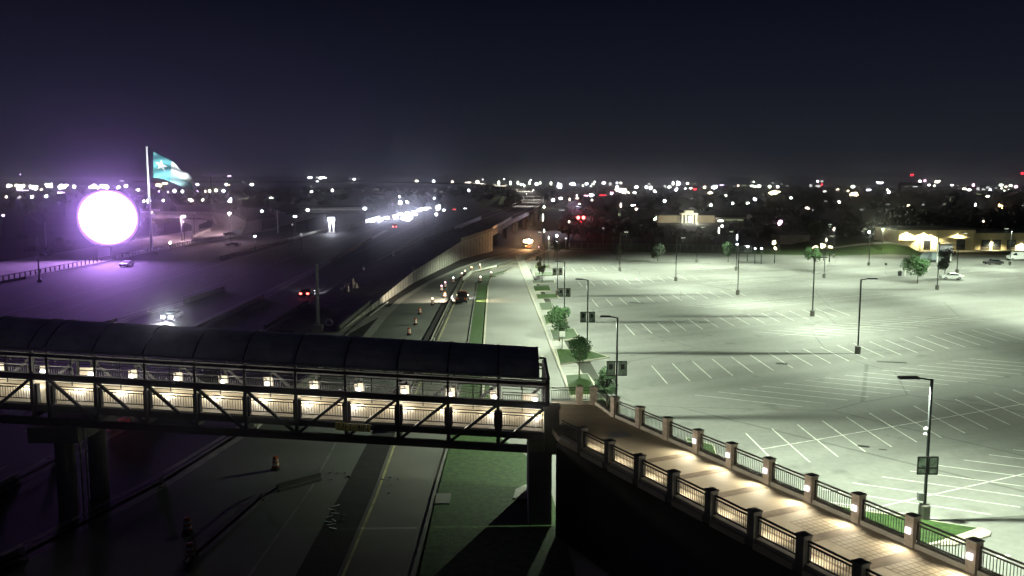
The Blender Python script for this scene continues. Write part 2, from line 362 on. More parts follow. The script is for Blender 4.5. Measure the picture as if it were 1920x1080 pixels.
# dark drain grates / patches lying on the lot
dr = MB()
for px, py, sx, sy in ((1194, 568, 2.6, 1.0), (1226, 566, 1.0, .6), (1318, 604, 1.2, .6), (1332, 604, .9, .5), (1466, 682, 1.3, 1.0), (1672, 679, 3.4, .8), (1619, 837, .9, .5), (1565, 921, .5, .3), (1655, 843, .6, .25)):
    p = G(px, py); dr.box((p.x, p.y, .01), (sx, sy, .012), R(-14))
struct(dr.build('tar_patches', mat('fresh_tar', (.02, .02, .02), .6, var=.3, scale=3)))

# ------------------------------------------------------------------ highway
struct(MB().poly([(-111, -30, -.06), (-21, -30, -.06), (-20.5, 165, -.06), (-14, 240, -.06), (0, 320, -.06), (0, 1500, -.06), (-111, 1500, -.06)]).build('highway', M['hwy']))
hl = MB()
for x in (-39.5, -43.3, -66, -69.7, -73.4, -88, -92, -96):
    y = 40
    while y < 500:
        hl.poly([(x, y, -.045), (x + .15, y, -.045), (x + .15, y + 3, -.045), (x, y + 3, -.045)]); y += 12
for x in (-36.2, -47.0, -63, -77.5, -84.5):
    hl.poly([(x, 20, -.045), (x + .22, 20, -.045), (x - 3, 600, -.045), (x - 3.22, 600, -.045)])
struct(hl.build('highway_lines', M['hwyline']))
struct(MB().poly([(-137, 100, -.05), (-113, 100, -.05), (-113, 420, -.05), (-125, 600, -.05), (-150, 600, -.05)]).build('west_service_road', M['conc']))
struct(MB().poly([(-48, 30, -.03), (-46, 30, -.03), (-49, 240, -.03), (-56, 400, -.03), (-58, 400, -.03), (-51, 240, -.03)]).build('median_shoulder', M['conc_d']))

def barrier(label, pts, h=.85, wd=.55, m='barrier'):
    o = MB(); n = len(pts)
    o.wall([Vector(p) for p in pts], wd, h * .35); o.wall([Vector((p[0], p[1], p[2] + h * .35)) for p in pts], wd * .5, h * .65)
    return tag(o.build('concrete_barrier', M[m]), label, 'barrier')
barrier('long concrete barrier between dark main lanes and worksite road', [(-34, 36, -.05)] + [(x - .5, y, -.05) for x, y in drum_L[:4]], .9, .9)
kb4 = MB(); kb4.wall([Vector((x - 2.2, y, -.1)) for x, y in [(-21.9, 101), (-21.4, 125), (-21.3, 143), (-20.6, 160)]], .3, .3); struct(kb4.build('gutter_kerb', M['conc']))
struct(MB().strip([Vector((x - .3, y, -.025)) for x, y in drum_L[3:]], [Vector((x + 1.0, y, -.025)) for x, y in drum_L[3:]]).build('shoulder_strip', M['conc']))
barrier('concrete barrier in the dark lanes behind the left bridge pier', [(-38, 40, -.05), (-36.4, 62.8, -.05), (-35.8, 67.4, -.05), (-34.6, 78.5, -.05), (-34.4, 100, -.05)], .8, .7)
barrier('short bent concrete barrier on the worksite road under the footbridge', [G(350, 1072), G(364, 1047), G(489, 938), G(520, 921), G(600, 899)], .55, .5, 'conc_d')
barrier('barrier beside the oncoming lanes lit by white headlights', [G(150, 630), G(219, 607), G(282, 587), G(345, 570), G(420, 545)], .95, .5)
barrier('concrete barrier beside the truck lane lit by its lamps', [(x - .35, y, -.05) for x, y in lane_L[2:7]], .75, .5)
barrier('pale barrier along the far bend of the frontage lane', [(x - .35, y, -.05) for x, y in lane_L[6:]], .7, .5)
barrier('far concrete barrier glaring white in headlights on the main lanes', [G(685, 419), G(712, 411), G(745, 402), G(785, 395), G(830, 388)], 2.0, .5, 'refl')
barrier('short dim barrier stub left of the glaring white one', [G(655, 428), G(682, 420.5)], 1.6, .5, 'barrier')
barrier('low barrier along the middle of the main lanes left of the red tail lights', [(-46.6, 125, -.05), (-46.9, 165, -.05), (-49.5, 240, -.05), (-54, 340, -.05)], .9, .5)
barrier('second low barrier farther left across the main lanes', [(-83, 250, -.05), (-84, 330, -.05), (-86, 420, -.05)], .9, .5)
barrier('barrier between main lanes and the rising ramp behind the rebar', [(-35.5, 118, -.05), (-35, 160, -.05), (-33.5, 200, -.05), (-29, 250, -.05), (-22, 300, -.05)], .9, .5)
# western edge barrier with posts
wb = thing('edge_railing', 'long railing of dark posts along the west edge of the highway', 'railing', (-111, 191, 0))
o = MB(); o.wall([Vector((-111, y, -.06)) for y in (100, 200, 300, 420)], .4, .55); o.build('rail_base', M['conc_d'], wb)
o = MB()
for k in range(110): o.box((-111, 110 + k * 2.2, 1.0), (.16, .35, 1.1))
o.beam((-111, 110, 1.55), (-111, 352, 1.55), .12, .12); stuff(o.build('posts', M['conc_d'], wb))

# rising ramp on the retaining wall and the flyover behind it
ramp_out = [(-25.5, 128, .1), (-24.2, 150, 1.0), (-21.6, 192, 2.6), (-18.6, 218, 3.6), (-14.6, 250, 5.1), (-6.2, 281, 6.4)]
def offset(pts, d):
    r = []
    for i, p in enumerate(pts):
        a = Vector(pts[max(0, i - 1)]); b = Vector(pts[min(len(pts) - 1, i + 1)]); t = (b - a); t.z = 0; t.normalize()
        r.append(Vector((p[0] - t.y * d, p[1] + t.x * d, p[2])))
    return r
rt = thing('retaining_wall', 'pale panelled retaining wall rising to the flyover abutment', 'retaining wall', (-20, 200, 0))
o = MB(); n = len(ramp_out)
RO = [Vector(p) for p in ramp_out]; RI = offset(ramp_out, 11)
for i in range(n - 1):
    a, b = RO[i], RO[i + 1]; o.add([(a.x, a.y, -.1), (b.x, b.y, -.1), (b.x, b.y, b.z), (a.x, a.y, a.z)], [(0, 1, 2, 3)])
    a, b = RI[i], RI[i + 1]; o.add([(a.x, a.y, -.1), (b.x, b.y, -.1), (b.x, b.y, b.z), (a.x, a.y, a.z)], [(3, 2, 1, 0)])
a, b = RO[-1], RI[-1]; o.add([(a.x, a.y, -.1), (b.x, b.y, -.1), b, a], [(0, 1, 2, 3)])
o.build('wall_face', M['barrier'], rt)
o = MB()
for i in range(n - 1):
    a, b = RO[i], RO[i + 1]; L = (b - a).length; dn = (b - a).normalized(); k = 0.
    while k < L:
        p = a + dn * k
        if p.z > .7: o.box((p.x + dn.y * .04, p.y - dn.x * .04, p.z / 2), (.07, .07, p.z), math.atan2(dn.y, dn.x))
        k += 3.0
o.build('panel_joints', M['conc_d'], rt)
MB().wall(RO, .4, .95).build('parapet', M['conc_d'], rt)
MB().wall([Vector((p.x, p.y, p.z)) for p in RI], .4, .8).build('parapet', M['conc_d'], rt)
struct(MB().strip(RI, RO).build('ramp_road', M['conc_d']))
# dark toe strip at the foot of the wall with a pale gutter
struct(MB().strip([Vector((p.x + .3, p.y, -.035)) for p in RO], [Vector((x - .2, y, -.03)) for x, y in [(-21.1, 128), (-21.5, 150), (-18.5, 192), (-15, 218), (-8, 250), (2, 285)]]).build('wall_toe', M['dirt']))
fl_out = [(-6.2, 281, 6.4), (-.0, 345, 7.3), (11, 430, 8.7), (17.5, 500, 10), (19.8, 560, 11.2), (17, 700, 13.6), (12, 800, 15), (-12, 1000, 17.8), (-42, 1150, 19.4), (-152, 1400, 21.1), (-470, 1750, 21.8), (-800, 1900, 22)]
fy = thing('flyover', 'long dark flyover curving away over the highway on wide piers', 'flyover', (0, 281, 0))
FO = [Vector(p) for p in fl_out]; FI = offset(fl_out, 12)
o = MB(); o.strip(FI, FO); o.strip([p - Vector((0, 0, 1.7)) for p in FO], [p - Vector((0, 0, 1.7)) for p in FI])
o.strip(FO, [p - Vector((0, 0, 1.7)) for p in FO]); o.strip([p - Vector((0, 0, 1.7)) for p in FI], FI); o.build('deck', M['conc_d'], fy)
pp_ = mat('bright_parapet_concrete', (.62, .6, .56), .8, var=.12, scale=.3); MB().wall(FO, .5, 1.3).build('parapet', pp_, fy); MB().wall(FI, .5, 1.3).build('parapet', pp_, fy)  # parapet colour brightened so the flyover shows in the dark
def along(L, Rr, t):
    i = min(int(t), len(L) - 2); f = t - i; return L[i].lerp(L[i + 1], f), Rr[i].lerp(Rr[i + 1], f)
for t in (.45, .95, 1.35, 1.75, 2.3, 3.0, 4.2, 4.6, 5.3, 6.0, 6.5, 7.0, 7.5, 8.0):
    a, b = along(FO, FI, t); c = (a + b) / 2; d = (b - a).normalized(); o = MB()
    o.beam(c - d * 5 - Vector((0, 0, 2.3)), c + d * 5 - Vector((0, 0, 2.3)), 1.6, 1.2)
    for s in (-3.4, 3.4): o.tube(c + d * s - Vector((0, 0, 2.7)), (c.x + d.x * s, c.y + d.y * s, -.1), 1.0, 1.0, 10)
    o.build('pier', M['conc_d'], fy)
for k_, t in enumerate((2.4, 3.1, 3.7, 4.3, 4.8, 5.3, 6.0, 6.7)):  # masts and spots added along the deck so the curve shows
    a, b = along(FO, FI, t); c = a.lerp(b, .5); o = MB(); o.tube(c, c + Vector((0, 0, 7)), .14, .1, 6); po_ = o.build('added_deck_mast', M['galv'], fy)
    MB().box((c.x, c.y, c.z + 7.1), (1.4, .5, .2)).build('lamp_head', M['steel'], po_)  # head of the added mast
    lamp('SPOT', 'deck_fill_light', po_, (c.x, c.y - 281, c.z + 6.8), 9000, (1, .93, .85), .3, None, R(150), .6)
# slip ramp loop at the left with its hammerhead pier
lp_in = [A(150, 404, 420), A(290, 403, 410), A(370, 402, 400), A(400, 408, 385), A(408, 420, 362), A(395, 433, 338), A(360, 447, 318)]
lp_out = [A(150, 397, 450), A(300, 396, 445), A(395, 397, 440), A(440, 403, 420), A(461, 415, 388), A(452, 431, 352), A(420, 442, 322)]
lr = thing('loop_ramp', 'curved purple lit loop ramp on a hammerhead pier', 'ramp', (-120, 380, 0))
o = MB(); o.strip(lp_out, lp_in); o.strip([p - Vector((0, 0, 1.5)) for p in lp_in], lp_in); o.strip(lp_out, [p - Vector((0, 0, 1.5)) for p in lp_out]); o.strip([p - Vector((0, 0, 1.5)) for p in lp_in], [p - Vector((0, 0, 1.5)) for p in lp_out])
o.build('deck', M['conc'], lr); MB().wall(lp_in, .35, 1.1).build('parapet', M['barrier'], lr); MB().wall(lp_out, .35, 1.1).build('parapet', M['barrier'], lr)
for (px, Yd, hh) in ((366, 385, 5.0), (300, 395, 5.0), (250, 400, 5.0)):
    p = A(px, 420, Yd); o = MB(); o.box((p.x, p.y, 2.4), (2.6, 1.6, 5.2)); o.prism([(-.1, 0), (.1, 0)], 0, 0) if 0 else None
    x, yy = p.x, p.y
    o.add([(x - 1.3, yy - .8, 3.2), (x + 1.3, yy - .8, 3.2), (x + 1.3, yy + .8, 3.2), (x - 1.3, yy + .8, 3.2), (x - 5, yy - .8, 4.6), (x + 5, yy - .8, 4.6), (x + 5, yy + .8, 4.6), (x - 5, yy + .8, 4.6)],
          [(0, 1, 5, 4), (1, 2, 6, 5), (2, 3, 7, 6), (3, 0, 4, 7), (0, 3, 2, 1)])
    o.box((x, yy, 5.0), (10, 1.6, .8)); o.build('pier', M['conc'], lr)

# ------------------------------------------------------------------ footbridge
YN = 55.0; YF = 61.0
def bx(px): return A(px, 750, YN).x
slope = (A(1000, 759, YN).z - A(77, 706, YN).z) / (A(1000, 759, YN).x - A(77, 706, YN).x)
zc = A(1000, 759, YN).z; x0 = A(1000, 759, YN).x
def zs(x, base): return base + slope * (x - x0)     # a height that follows the bridge's fall
Z_TOP = zc; Z_BOT = A(984, 842, YN).z + slope * 0; Z_DECK = A(1000, 810, YN).z; Z_ROOF = A(1000, 706, YN).z
posts = [bx(p) for p in (1024, 934, 840, 746, 648, 555, 460, 367, 274, 181, 92, 62, -30, -122)]
XR = posts[0]; XL = posts[-1]
fb = thing('footbridge', 'covered steel truss footbridge crossing the highway with lit railings', 'footbridge', (0, 58, 0))
def pt(x, Y, base): return Vector((x, Y, zs(x, base)))
for Y, nm in ((YN, 'near'), (YF, 'far')):
    MB().beam(pt(XR, Y, Z_TOP), pt(XL, Y, Z_TOP), .34, .42).build('top_chord', M['steel'], fb)
    MB().beam(pt(XR - 1.2, Y, Z_BOT), pt(XL, Y, Z_BOT), .34, .46).build('bottom_chord', M['steel'], fb)
    MB().beam(pt(XR, Y, Z_ROOF - .45), pt(XL, Y, Z_ROOF - .45), .18, .22).build('eave_beam', M['steel'], fb)
    MB().beam(pt(XR, Y + (.12 if nm == 'near' else -.12), Z_DECK - .28), pt(XL, Y + (.12 if nm == 'near' else -.12), Z_DECK - .28), .22, .42).build('edge_girder', M['steel'], fb)
    for i, x in enumerate(posts):
        o = MB(); o.beam(pt(x, Y, Z_BOT), pt(x, Y, Z_TOP), .2, .2)
        o.beam(pt(x, Y, Z_TOP), pt(x, Y, Z_ROOF - .5), .15, .15)
        s = 1 if nm == 'near' else -1
        o.beam(pt(x, Y, Z_ROOF - .5), pt(x, Y + .25 * s, Z_ROOF - .1), .15, .15); o.build('post', M['steel'], fb)
        if nm == 'near' and 0 < i < 13:
            o = MB(); b = pt(x, Y + .3, Z_DECK - .3); o.box((b.x, b.y, b.z + .72), (.46, .4, 1.55)); o.build('pilaster', M['black'], fb)
    for i in range(len(posts) - 1):
        a, b = posts[i], posts[i + 1]
        if a - b < 1.5: continue
        up_r = i < 5 or i >= 11
        o = MB(); hi, lo = (a, b) if up_r else (b, a)
        o.beam(pt(hi, Y, Z_TOP - .1), pt(lo, Y, Z_BOT + .1), .16, .18); o.build('diagonal', M['steel'], fb)
    for i in range(len(posts) - 1):
        a, b = posts[i], posts[i + 1]
        if a - b < 1.5: continue
        s = 1 if nm == 'near' else -1
        o = MB(); m_ = (a + b) / 2; o.beam(pt(m_, Y + .05 * s, Z_TOP - .5), pt(m_, Y + .05 * s, Z_ROOF - .4), .06, .06)
        if i >= 4:
            for k in (.55, .95, 1.3): o.beam(pt(a, Y + .05 * s, Z_TOP + k), pt(b, Y + .05 * s, Z_TOP + k), .05, .05)
        o.beam(pt(a, Y + .05 * s, Z_ROOF - .72), pt(b, Y + .05 * s, Z_ROOF - .72), .06, .06)
        o.build('screen_frame', M['steel'], fb)
# deck, curbs, floor beams
o = MB(); o.add([pt(XR + 1, YN + .25, Z_DECK), pt(XL, YN + .25, Z_DECK), pt(XL, YF - .25, Z_DECK), pt(XR + 1, YF - .25, Z_DECK)] + [pt(XR + 1, YN + .25, Z_DECK - .2), pt(XL, YN + .25, Z_DECK - .2), pt(XL, YF - .25, Z_DECK - .2), pt(XR + 1, YF - .25, Z_DECK - .2)],
             [(3, 2, 1, 0), (4, 5, 6, 7), (0, 1, 5, 4), (2, 3, 7, 6), (1, 2, 6, 5), (3, 0, 4, 7)]); o.build('deck', M['deck'], fb)
for Y in (YF - .42,):
    MB().beam(pt(XR, Y, Z_DECK + .09), pt(XL, Y, Z_DECK + .09), .22, .18).build('kerb', M['coping'], fb)
for i, x in enumerate(posts):
    o = MB(); o.beam(pt(x, YN, Z_BOT + .35), pt(x, YF, Z_BOT + .35), .25, .3)
    for s, Y in ((1, YN), (-1, YF)):
        q = [pt(x, Y + s * 1.6 * t, Z_BOT + .05 - .0 + .55 * math.sin(t * math.pi / 2)) for t in (0, .25, .5, .75, 1)]
        for a, b in zip(q, q[1:]): o.beam(a, b, .12, .12)
    o.build('floor_beam', M['steel'], fb)
# railings (one panel with its balusters between two posts), near and far
for Y in (YN + .3, YF - .3):
    for i in range(len(posts) - 1):
        a, b = posts[i] - .24, posts[i + 1] + .24
        if a - b < 1.5: continue
        o = MB()
        for h in (1.12, .95, .24): o.beam(pt(a, Y, Z_DECK + h), pt(b, Y, Z_DECK + h), .06, .06)
        for e in (a, b): o.beam(pt(e, Y, Z_DECK + .1), pt(e, Y, Z_DECK + 1.12), .07, .07)
        k = int((a - b) / .16)
        for j in range(1, k):
            x = a + (b - a) * j / k; o.beam(pt(x, Y, Z_DECK + .24), pt(x, Y, Z_DECK + .95), .026, .026)
        o.beam(pt(a, Y, Z_DECK + 1.38), pt(b, Y, Z_DECK + 1.38), .04, .04)
        o.build('rail_panel', M['steel2'], fb)
# barrel roof in bays with rib seams
ZC = A(1000, 652, 58).z
def arc(x, n=10, over=.25, dz=0):
    r = []
    for k in range(n + 1):
        t = k / n; Y = YN - over + (YF - YN + 2 * over) * t
        r.append(Vector((x, Y, zs(x, Z_ROOF + dz + (ZC - Z_ROOF) * (1 - (2 * t - 1) ** 2)))))
    return r
XE = bx(1010)
redge = [XE] + posts[1:]
for i in range(len(redge) - 1):
    a, b = redge[i] - .04, redge[i + 1] + .04
    if a - b < .3: continue
    o = MB(); o.strip(arc(b), arc(a)); o.strip(arc(a, dz=-.06), arc(b, dz=-.06)); o.strip(arc(a), arc(a, dz=-.06)); o.build('roof_bay', M['roofm'], fb)
for x in redge:
    o = MB(); q = arc(x, dz=.02)
    for a, b in zip(q, q[1:]): o.beam(a, b, .08, .06)
    o.build('roof_rib', M['steel'], fb)
for Y in (YN - .3, YF + .3):
    MB().beam(pt(XR + .1, Y, Z_ROOF - .04), pt(XL, Y, Z_ROOF - .04), .12, .14).build('gutter', M['galv'], fb)
# end frame
o = MB(); o.beam(pt(XR + .12, YN, Z_ROOF - .05), pt(XR + .12, YF, Z_ROOF - .05), .2, .2); o.beam(pt(XR + .12, YN, Z_TOP - 2.4), pt(XR + .12, YN, Z_ROOF), .2, .2); o.beam(pt(XR + .12, YF, Z_TOP - 2.0), pt(XR + .12, YF, Z_ROOF), .2, .2); o.build('end_frame', M['steel'], fb)
# globe wall lamps on the far truss: plate + globe
lx = [(587, 727), (672, 731), (758, 735), (844, 740), (927, 745), (1003, 750), (501, 720), (416, 717), (331, 711), (246, 706), (170, 702), (80, 697), (-5, 692)]
for k, (px, py) in enumerate(lx):
    c = A(px, py, YF - .55); pl = MB(); side = 0 if px not in (170, 1003) else -.35
    pl.box((c.x + side, YF - .28, c.z + .12), (.62 + abs(side) * 1.2, .06, .62)); p_ = pl.build('lamp_plate', M['wallpl'], fb); MB().box((c.x + side, YF - .28, c.z - .75), (.62 + abs(side) * 1.2, .06, .38)).build('lamp_plate', M['wallpl'], fb)
    g = MB(); g.ell(c, .17, .17, .17); g.build('globe', E['white'], p_)
    lamp('POINT', 'globe_light', p_, (c.x - 0, c.y - 58 - 1.5, c.z - .35), BRIDGE_W, (1, .93, .78), .15)
# clearance sign
sg = MB(); a, b = A(629, 799, YN - .35), A(694, 803, YN - .35)
sg.beam(a, b, .05, .5); sgo = sg.build('clearance_sign', M['signY'], fb); sgo['label'] = 'dull yellow clearance sign'
fc = bpy.data.curves.new('sign_text', 'FONT'); fc.body = '17FT- 4IN'; fc.size = .55; fc.extrude = .004; fc.align_x = 'CENTER'; fc.align_y = 'CENTER'
fo = bpy.data.objects.new('lettering', fc); C.objects.link(fo); fc.materials.append(M['black']); fo.parent = sgo
m_ = (a + b) / 2; fo.location = (m_.x - 0, m_.y - 58 - .035, m_.z); fo.rotation_euler = (R(90), -math.atan2(b.z - a.z, b.x - a.x), 0); fo.scale = (.86, 1, 1)
bpy.context.view_layer.update(); me_ = bpy.data.meshes.new_from_object(fo.evaluated_get(bpy.context.evaluated_depsgraph_get())); fo2 = bpy.data.objects.new('sign_lettering', me_); C.objects.link(fo2)
fo2.parent = sgo; fo2.location = fo.location; fo2.rotation_euler = fo.rotation_euler; fo2.scale = fo.scale; bpy.data.objects.remove(fo)
if not me_.materials: me_.materials.append(M['black'])
bm_ = MB(); bm_.beam(a + Vector((.02, -.028, .21)), b + Vector((-.02, -.028, .21)), .01, .03); bm_.beam(a + Vector((.02, -.028, -.21)), b + Vector((-.02, -.028, -.21)), .01, .03); bm_.build('sign_border', M['black'], sgo)
# piers
pr = thing('bridge_pier', 'dark concrete pier under the left end of the footbridge', 'pier', (bx(100), 58, 0))
o = MB(); cx = bx(95); top = zs(cx, Z_BOT) - .25
o.box((cx + .3, 58, top - .5), (3.2, 7.2, 1.0)); o.build('pier_cap', M['conc_d'], pr)
for dy in (-2.2, 2.2):
    MB().tube((cx + .3, 58 + dy, -.1), (cx + .3, 58 + dy, top - 1.0), .62, .62, 16).build('column', M['conc_d'], pr)
dp = MB(); dp.path([(cx + 1.6, 55.2, -.1), (cx + 1.6, 55.2, top - .2)], .06); dp.path([(cx + 1.95, 55.2, -.1), (cx + 1.95, 55.2, top - .2)], .06); dp.build('drain_pipe', M['galv'], pr)
tw = thing('end_tower', 'black square tower carrying the right end of the footbridge', 'pier', (bx(1012), 57, 0))
cx = bx(1013)
o = MB(); o.box((cx, 58, (zs(cx, Z_BOT)) / 2 - .2), (1.5, 6.6, zs(cx, Z_BOT) + .2)); o.build('tower_shaft', M['conc_d'], tw)
o = MB(); o.box((XR + .35, YN + .15, Z_DECK + .1), (.95, .9, 3.0)); o.box((XR + .35, YN + .15, Z_DECK + 1.66), (1.1, 1.05, .14)); o.build('end_pilaster', M['conc_d'], tw)

# ------------------------------------------------------------------ ramp walkway
ZD = 6.4
RD = Vector((.443, -.896, 0)); RN = Vector((.896, .443, 0))
n0 = Vector((2.9, 52.6, 0)); f0 = Vector((7.3, 56.6, 0))
def near(t): return n0 + RD * t
def far(t): return f0 + RD * t
rw = thing('walkway_ramp', 'tan raised walkway with brick bands running from the footbridge past the lot', 'walkway', (8, 50, 0))
LR = 40
corner = [Vector((XR + .3, YN + .2, 0)), Vector((XR + .3, YF - .1, 0)), Vector((f0.x - 1.7, YF - .1, 0))]
dk = [corner[0], near(0), near(LR), far(LR), far(0), corner[2], corner[1]]
o = MB(); o.prism([Vector((p.x, p.y, 0)) for p in dk], ZD - .35, ZD); o.build('deck', M['deck'], rw)
o = MB()
wd_ = 5.6
for off_ in (1.25, 1.75, 3.75, 4.3):
    a, b = near(1) + RN * off_, near(LR) + RN * off_; n = RN * .09
    if off_ in (1.25, 1.75): o.add([(p.x, p.y, ZD + .006) for p in (a - n, b - n, b + n, a + n)], [(0, 1, 2, 3)])
t = 6.2
while t < LR:
    a, b = near(t) + RN * 1.25, near(t) + RN * 5.2; n = RD * .32
    o.add([(p.x, p.y, ZD + .009) for p in (a - n, b - n, b + n, a + n)], [(0, 1, 2, 3)]); t += 3.05
o.build('brick_bands', M['band'], rw)
q = G(1160, 816, ZD); o = MB(); a = MB(); o.add([(p.x, p.y, ZD + .014) for p in (G(1137, 812, ZD), G(1170, 808, ZD), G(1186, 818, ZD), G(1142, 823, ZD))], [(0, 1, 2, 3)]); o.build('access_plate', M['galv'], rw)
# paver grid near the bottom
o = MB(); t = 16.5
while t < 30:
    a, b = near(t) + RN * 2.9, near(t) + RN * 5.0; n = RD * .02; o.add([(p.x, p.y, ZD + .012) for p in (a - n, b - n, b + n, a + n)], [(0, 1, 2, 3)]); t += .33
for k in range(8):
    a, b = near(16.5) + RN * (2.9 + k * .3), near(30) + RN * (2.9 + k * .3); n = RN * .02; o.add([(p.x, p.y, ZD + .013) for p in (a - n, b - n, b + n, a + n)], [(0, 1, 2, 3)])
o.build('paver_joints', M['band'], rw)
# supporting walls
o = MB(); o.wall([Vector((p.x, p.y, 0)) + RN * .3 for p in (near(-.5), near(LR))], .5, ZD - .36); o.build('side_wall', M['black'], rw)  # near side painted black for the wall's unlit face
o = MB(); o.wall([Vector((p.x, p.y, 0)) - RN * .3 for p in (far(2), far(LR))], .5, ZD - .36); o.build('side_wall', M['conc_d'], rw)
def parapet(P0, t0, pitch, n, inward, lampy, tlast=None):
    for k in range(n):
        t = t0 + pitch * k; c = P0(t); ang = math.atan2(RD.y, RD.x)
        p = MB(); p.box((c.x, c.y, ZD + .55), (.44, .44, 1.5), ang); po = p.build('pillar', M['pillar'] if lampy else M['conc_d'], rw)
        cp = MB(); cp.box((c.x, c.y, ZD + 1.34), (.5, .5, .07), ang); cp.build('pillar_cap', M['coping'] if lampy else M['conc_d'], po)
        if not lampy:
            q = c + RN * inward * .25; b = MB(); b.box((q.x, q.y, ZD + .72), (.2, .08, .24), ang); b.build('wall_light', E['glassy'], po); lq = c + RN * inward * .5
            lamp('SPOT', 'pillar_light', po, (lq.x - 8, lq.y - 50, ZD + .8), RAMP_W * .38, (1, .93, .76), .08, (R(62), 0, math.atan2(RN.y * inward, RN.x * inward) - math.pi / 2), R(150), .7)
        if lampy and k >= 3:
            q = c + RN * inward * .27; b = MB(); b.box((q.x, q.y, ZD + .72), (.24, .12, .26), ang); b.build('wall_light', E['glassy'], po)
            lq = c + RN * inward * .55
            lamp('SPOT', 'pillar_light', po, (lq.x - 8, lq.y - 50, ZD + .8), RAMP_W * .9, (1, .92, .72), .08, (R(60), 0, math.atan2(RN.y * inward, RN.x * inward) - math.pi / 2), R(150), .7)
        if k < n - 1:
            a, b = P0(t + .27), P0(t + pitch - .27)
            o = MB(); o.wall([Vector((a.x, a.y, ZD)), Vector((b.x, b.y, ZD))], .3, .22, None); o.build('coping', M['coping'], rw)
            e = RN * inward * 0
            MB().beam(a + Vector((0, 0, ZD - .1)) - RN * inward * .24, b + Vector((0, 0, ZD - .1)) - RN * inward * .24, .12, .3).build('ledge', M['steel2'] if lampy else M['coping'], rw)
            o = MB()
            for h in (1.16, 1.0, .34): o.beam(a + Vector((0, 0, ZD + h)), b + Vector((0, 0, ZD + h)), .06, .06 if h < 1.1 else .08)
            m = 17
            for j in range(1, m):
                x = a.lerp(b, j / m); o.beam(x + Vector((0, 0, ZD + .34)), x + Vector((0, 0, ZD + 1.0)), .022, .022)
            for x in (a, b): o.beam(x + Vector((0, 0, ZD + .22)), x + Vector((0, 0, ZD + 1.16)), .06, .06)
            o.build('rail_panel', M['steel2'], rw)
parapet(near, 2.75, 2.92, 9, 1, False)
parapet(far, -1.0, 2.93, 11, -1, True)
# first near panel next to the tower and short parapets at the corner
def rail(a, b, m=14):
    MB().wall([Vector((a.x, a.y, ZD)), Vector((b.x, b.y, ZD))], .3, .22).build('coping', M['coping'], rw)
    o = MB()
    for h in (1.16, 1.0, .34): o.beam(a + Vector((0, 0, ZD + h)), b + Vector((0, 0, ZD + h)), .06, .06)
    for j in range(0, m + 1):
        x = a.lerp(b, j / m); o.beam(x + Vector((0, 0, ZD + .34)), x + Vector((0, 0, ZD + 1.0)), .022, .022)
    o.build('rail_panel', M['steel2'], rw)
rail(near(0.3), near(2.45))
ca, cb = Vector((XR + .6, YF - .1, 0)), Vector((4.55, YF - .1, 0)); rail(ca, cb)
for px_ in (4.75, 5.75):
    MB().box((px_, YF - .1, ZD + .55), (.5, .44, 1.5)).build('pillar', M['pillar'], rw)
rail(Vector((5.0, YF - .1, 0)), Vector((5.5, YF - .1, 0)), 3); rail(Vector((6.0, YF - .3, 0)), far(-1.3), 10)

# ------------------------------------------------------------------ lamp posts
def lamp_post(loc, side=-1, two=False, banner=False, label='', group=None, H=9.6, arm=1.9, cat='lamp post', power=LOT_W, head_rot=0):
    t = thing('lamp_post', label, cat, loc, head_rot, group)
    MB().lathe((0, 0, 0), [(.36, 0), (.36, .9), (.30, 1.0)], 12).build('base', M['conc_d'], t, True)
    MB().box((0, 0, H / 2 + .5), (.15, .15, H - 1)).build('pole', M['steel'], t, True)
    for s in ((-1, 1) if two else (side,)):
        h = MB(); h.beam((0, 0, H - .05), (s * arm * .45, 0, H + .08), .1, .1); h.box((s * arm * .75, 0, H + .1), (arm * .62, .42, .16)); hd = h.build('head', M['steel'], t, True)
        e = MB(); e.box((s * arm * .75, 0, H + .005), (arm * .5, .32, .02)); e.build('lens', E['green'] if loc[1] > 170 else E['soft'], hd, True)
        lamp('SPOT', 'lamp_light', hd, (s * arm * .75, 0, H - .2), power, (.84, 1.0, .74), .1, None, R(157), .5, 2.15)
    if banner:
        for s in (-1, 1):
            b = MB(); b.box((s * .55, 0, 4.6), (.72, .05, 1.25)); bo = b.build('banner', M['banner'], t, True)
            fr = MB()
            for z in (5.25, 3.95): fr.box((s * .52, 0, z), (.86, .07, .08))
            for x in (.19, .91): fr.box((s * x, 0, 4.6), (.06, .06, 1.3))
            fr.box((s * .55, -.035, 4.75), (.36, .02, .5)); fr.build('banner_frame', M['steel2'], bo, True)
    return t
lots = [ (1732, 975, -1, 'near tall lamp post with two white cameras and banners above the big grass island', True),
 (1608, 663, 1, 'tall black lamp post on round base mid lot with head turned right', False), (1523, 593, 1, 'lamp post rising in front of the thin green tree', False),
 (1383, 553, 1, 'lamp post right of the pale small tree at the lot edge', False), (1267, 527, 1, 'lamp post standing behind the centre rows of faded stalls', False), (1162, 508, 1, 'lamp post beside the dark little tree by the far fence', False),
 (1545, 521, 1, 'lamp post just right of the thin green tree', False), (1757, 543, 1, 'lamp post between the bushy tree and the white car', False), (1794, 512, 1, 'lamp post rising behind the parked white car', False),
 (1893, 497, -1, 'lamp post before the tan building beside the white truck', False), (1629, 498, -1, 'pale lit lamp post in front of the grass bank', False), (1563, 483, -1, 'far lamp post by the yellow floodlit entrance', False),
 (1306, 492, 1, 'short looking lamp post at the far fence between two trees', False), (1380, 507, -1, 'far lamp post close behind a nearer one by the pale small tree', False)]
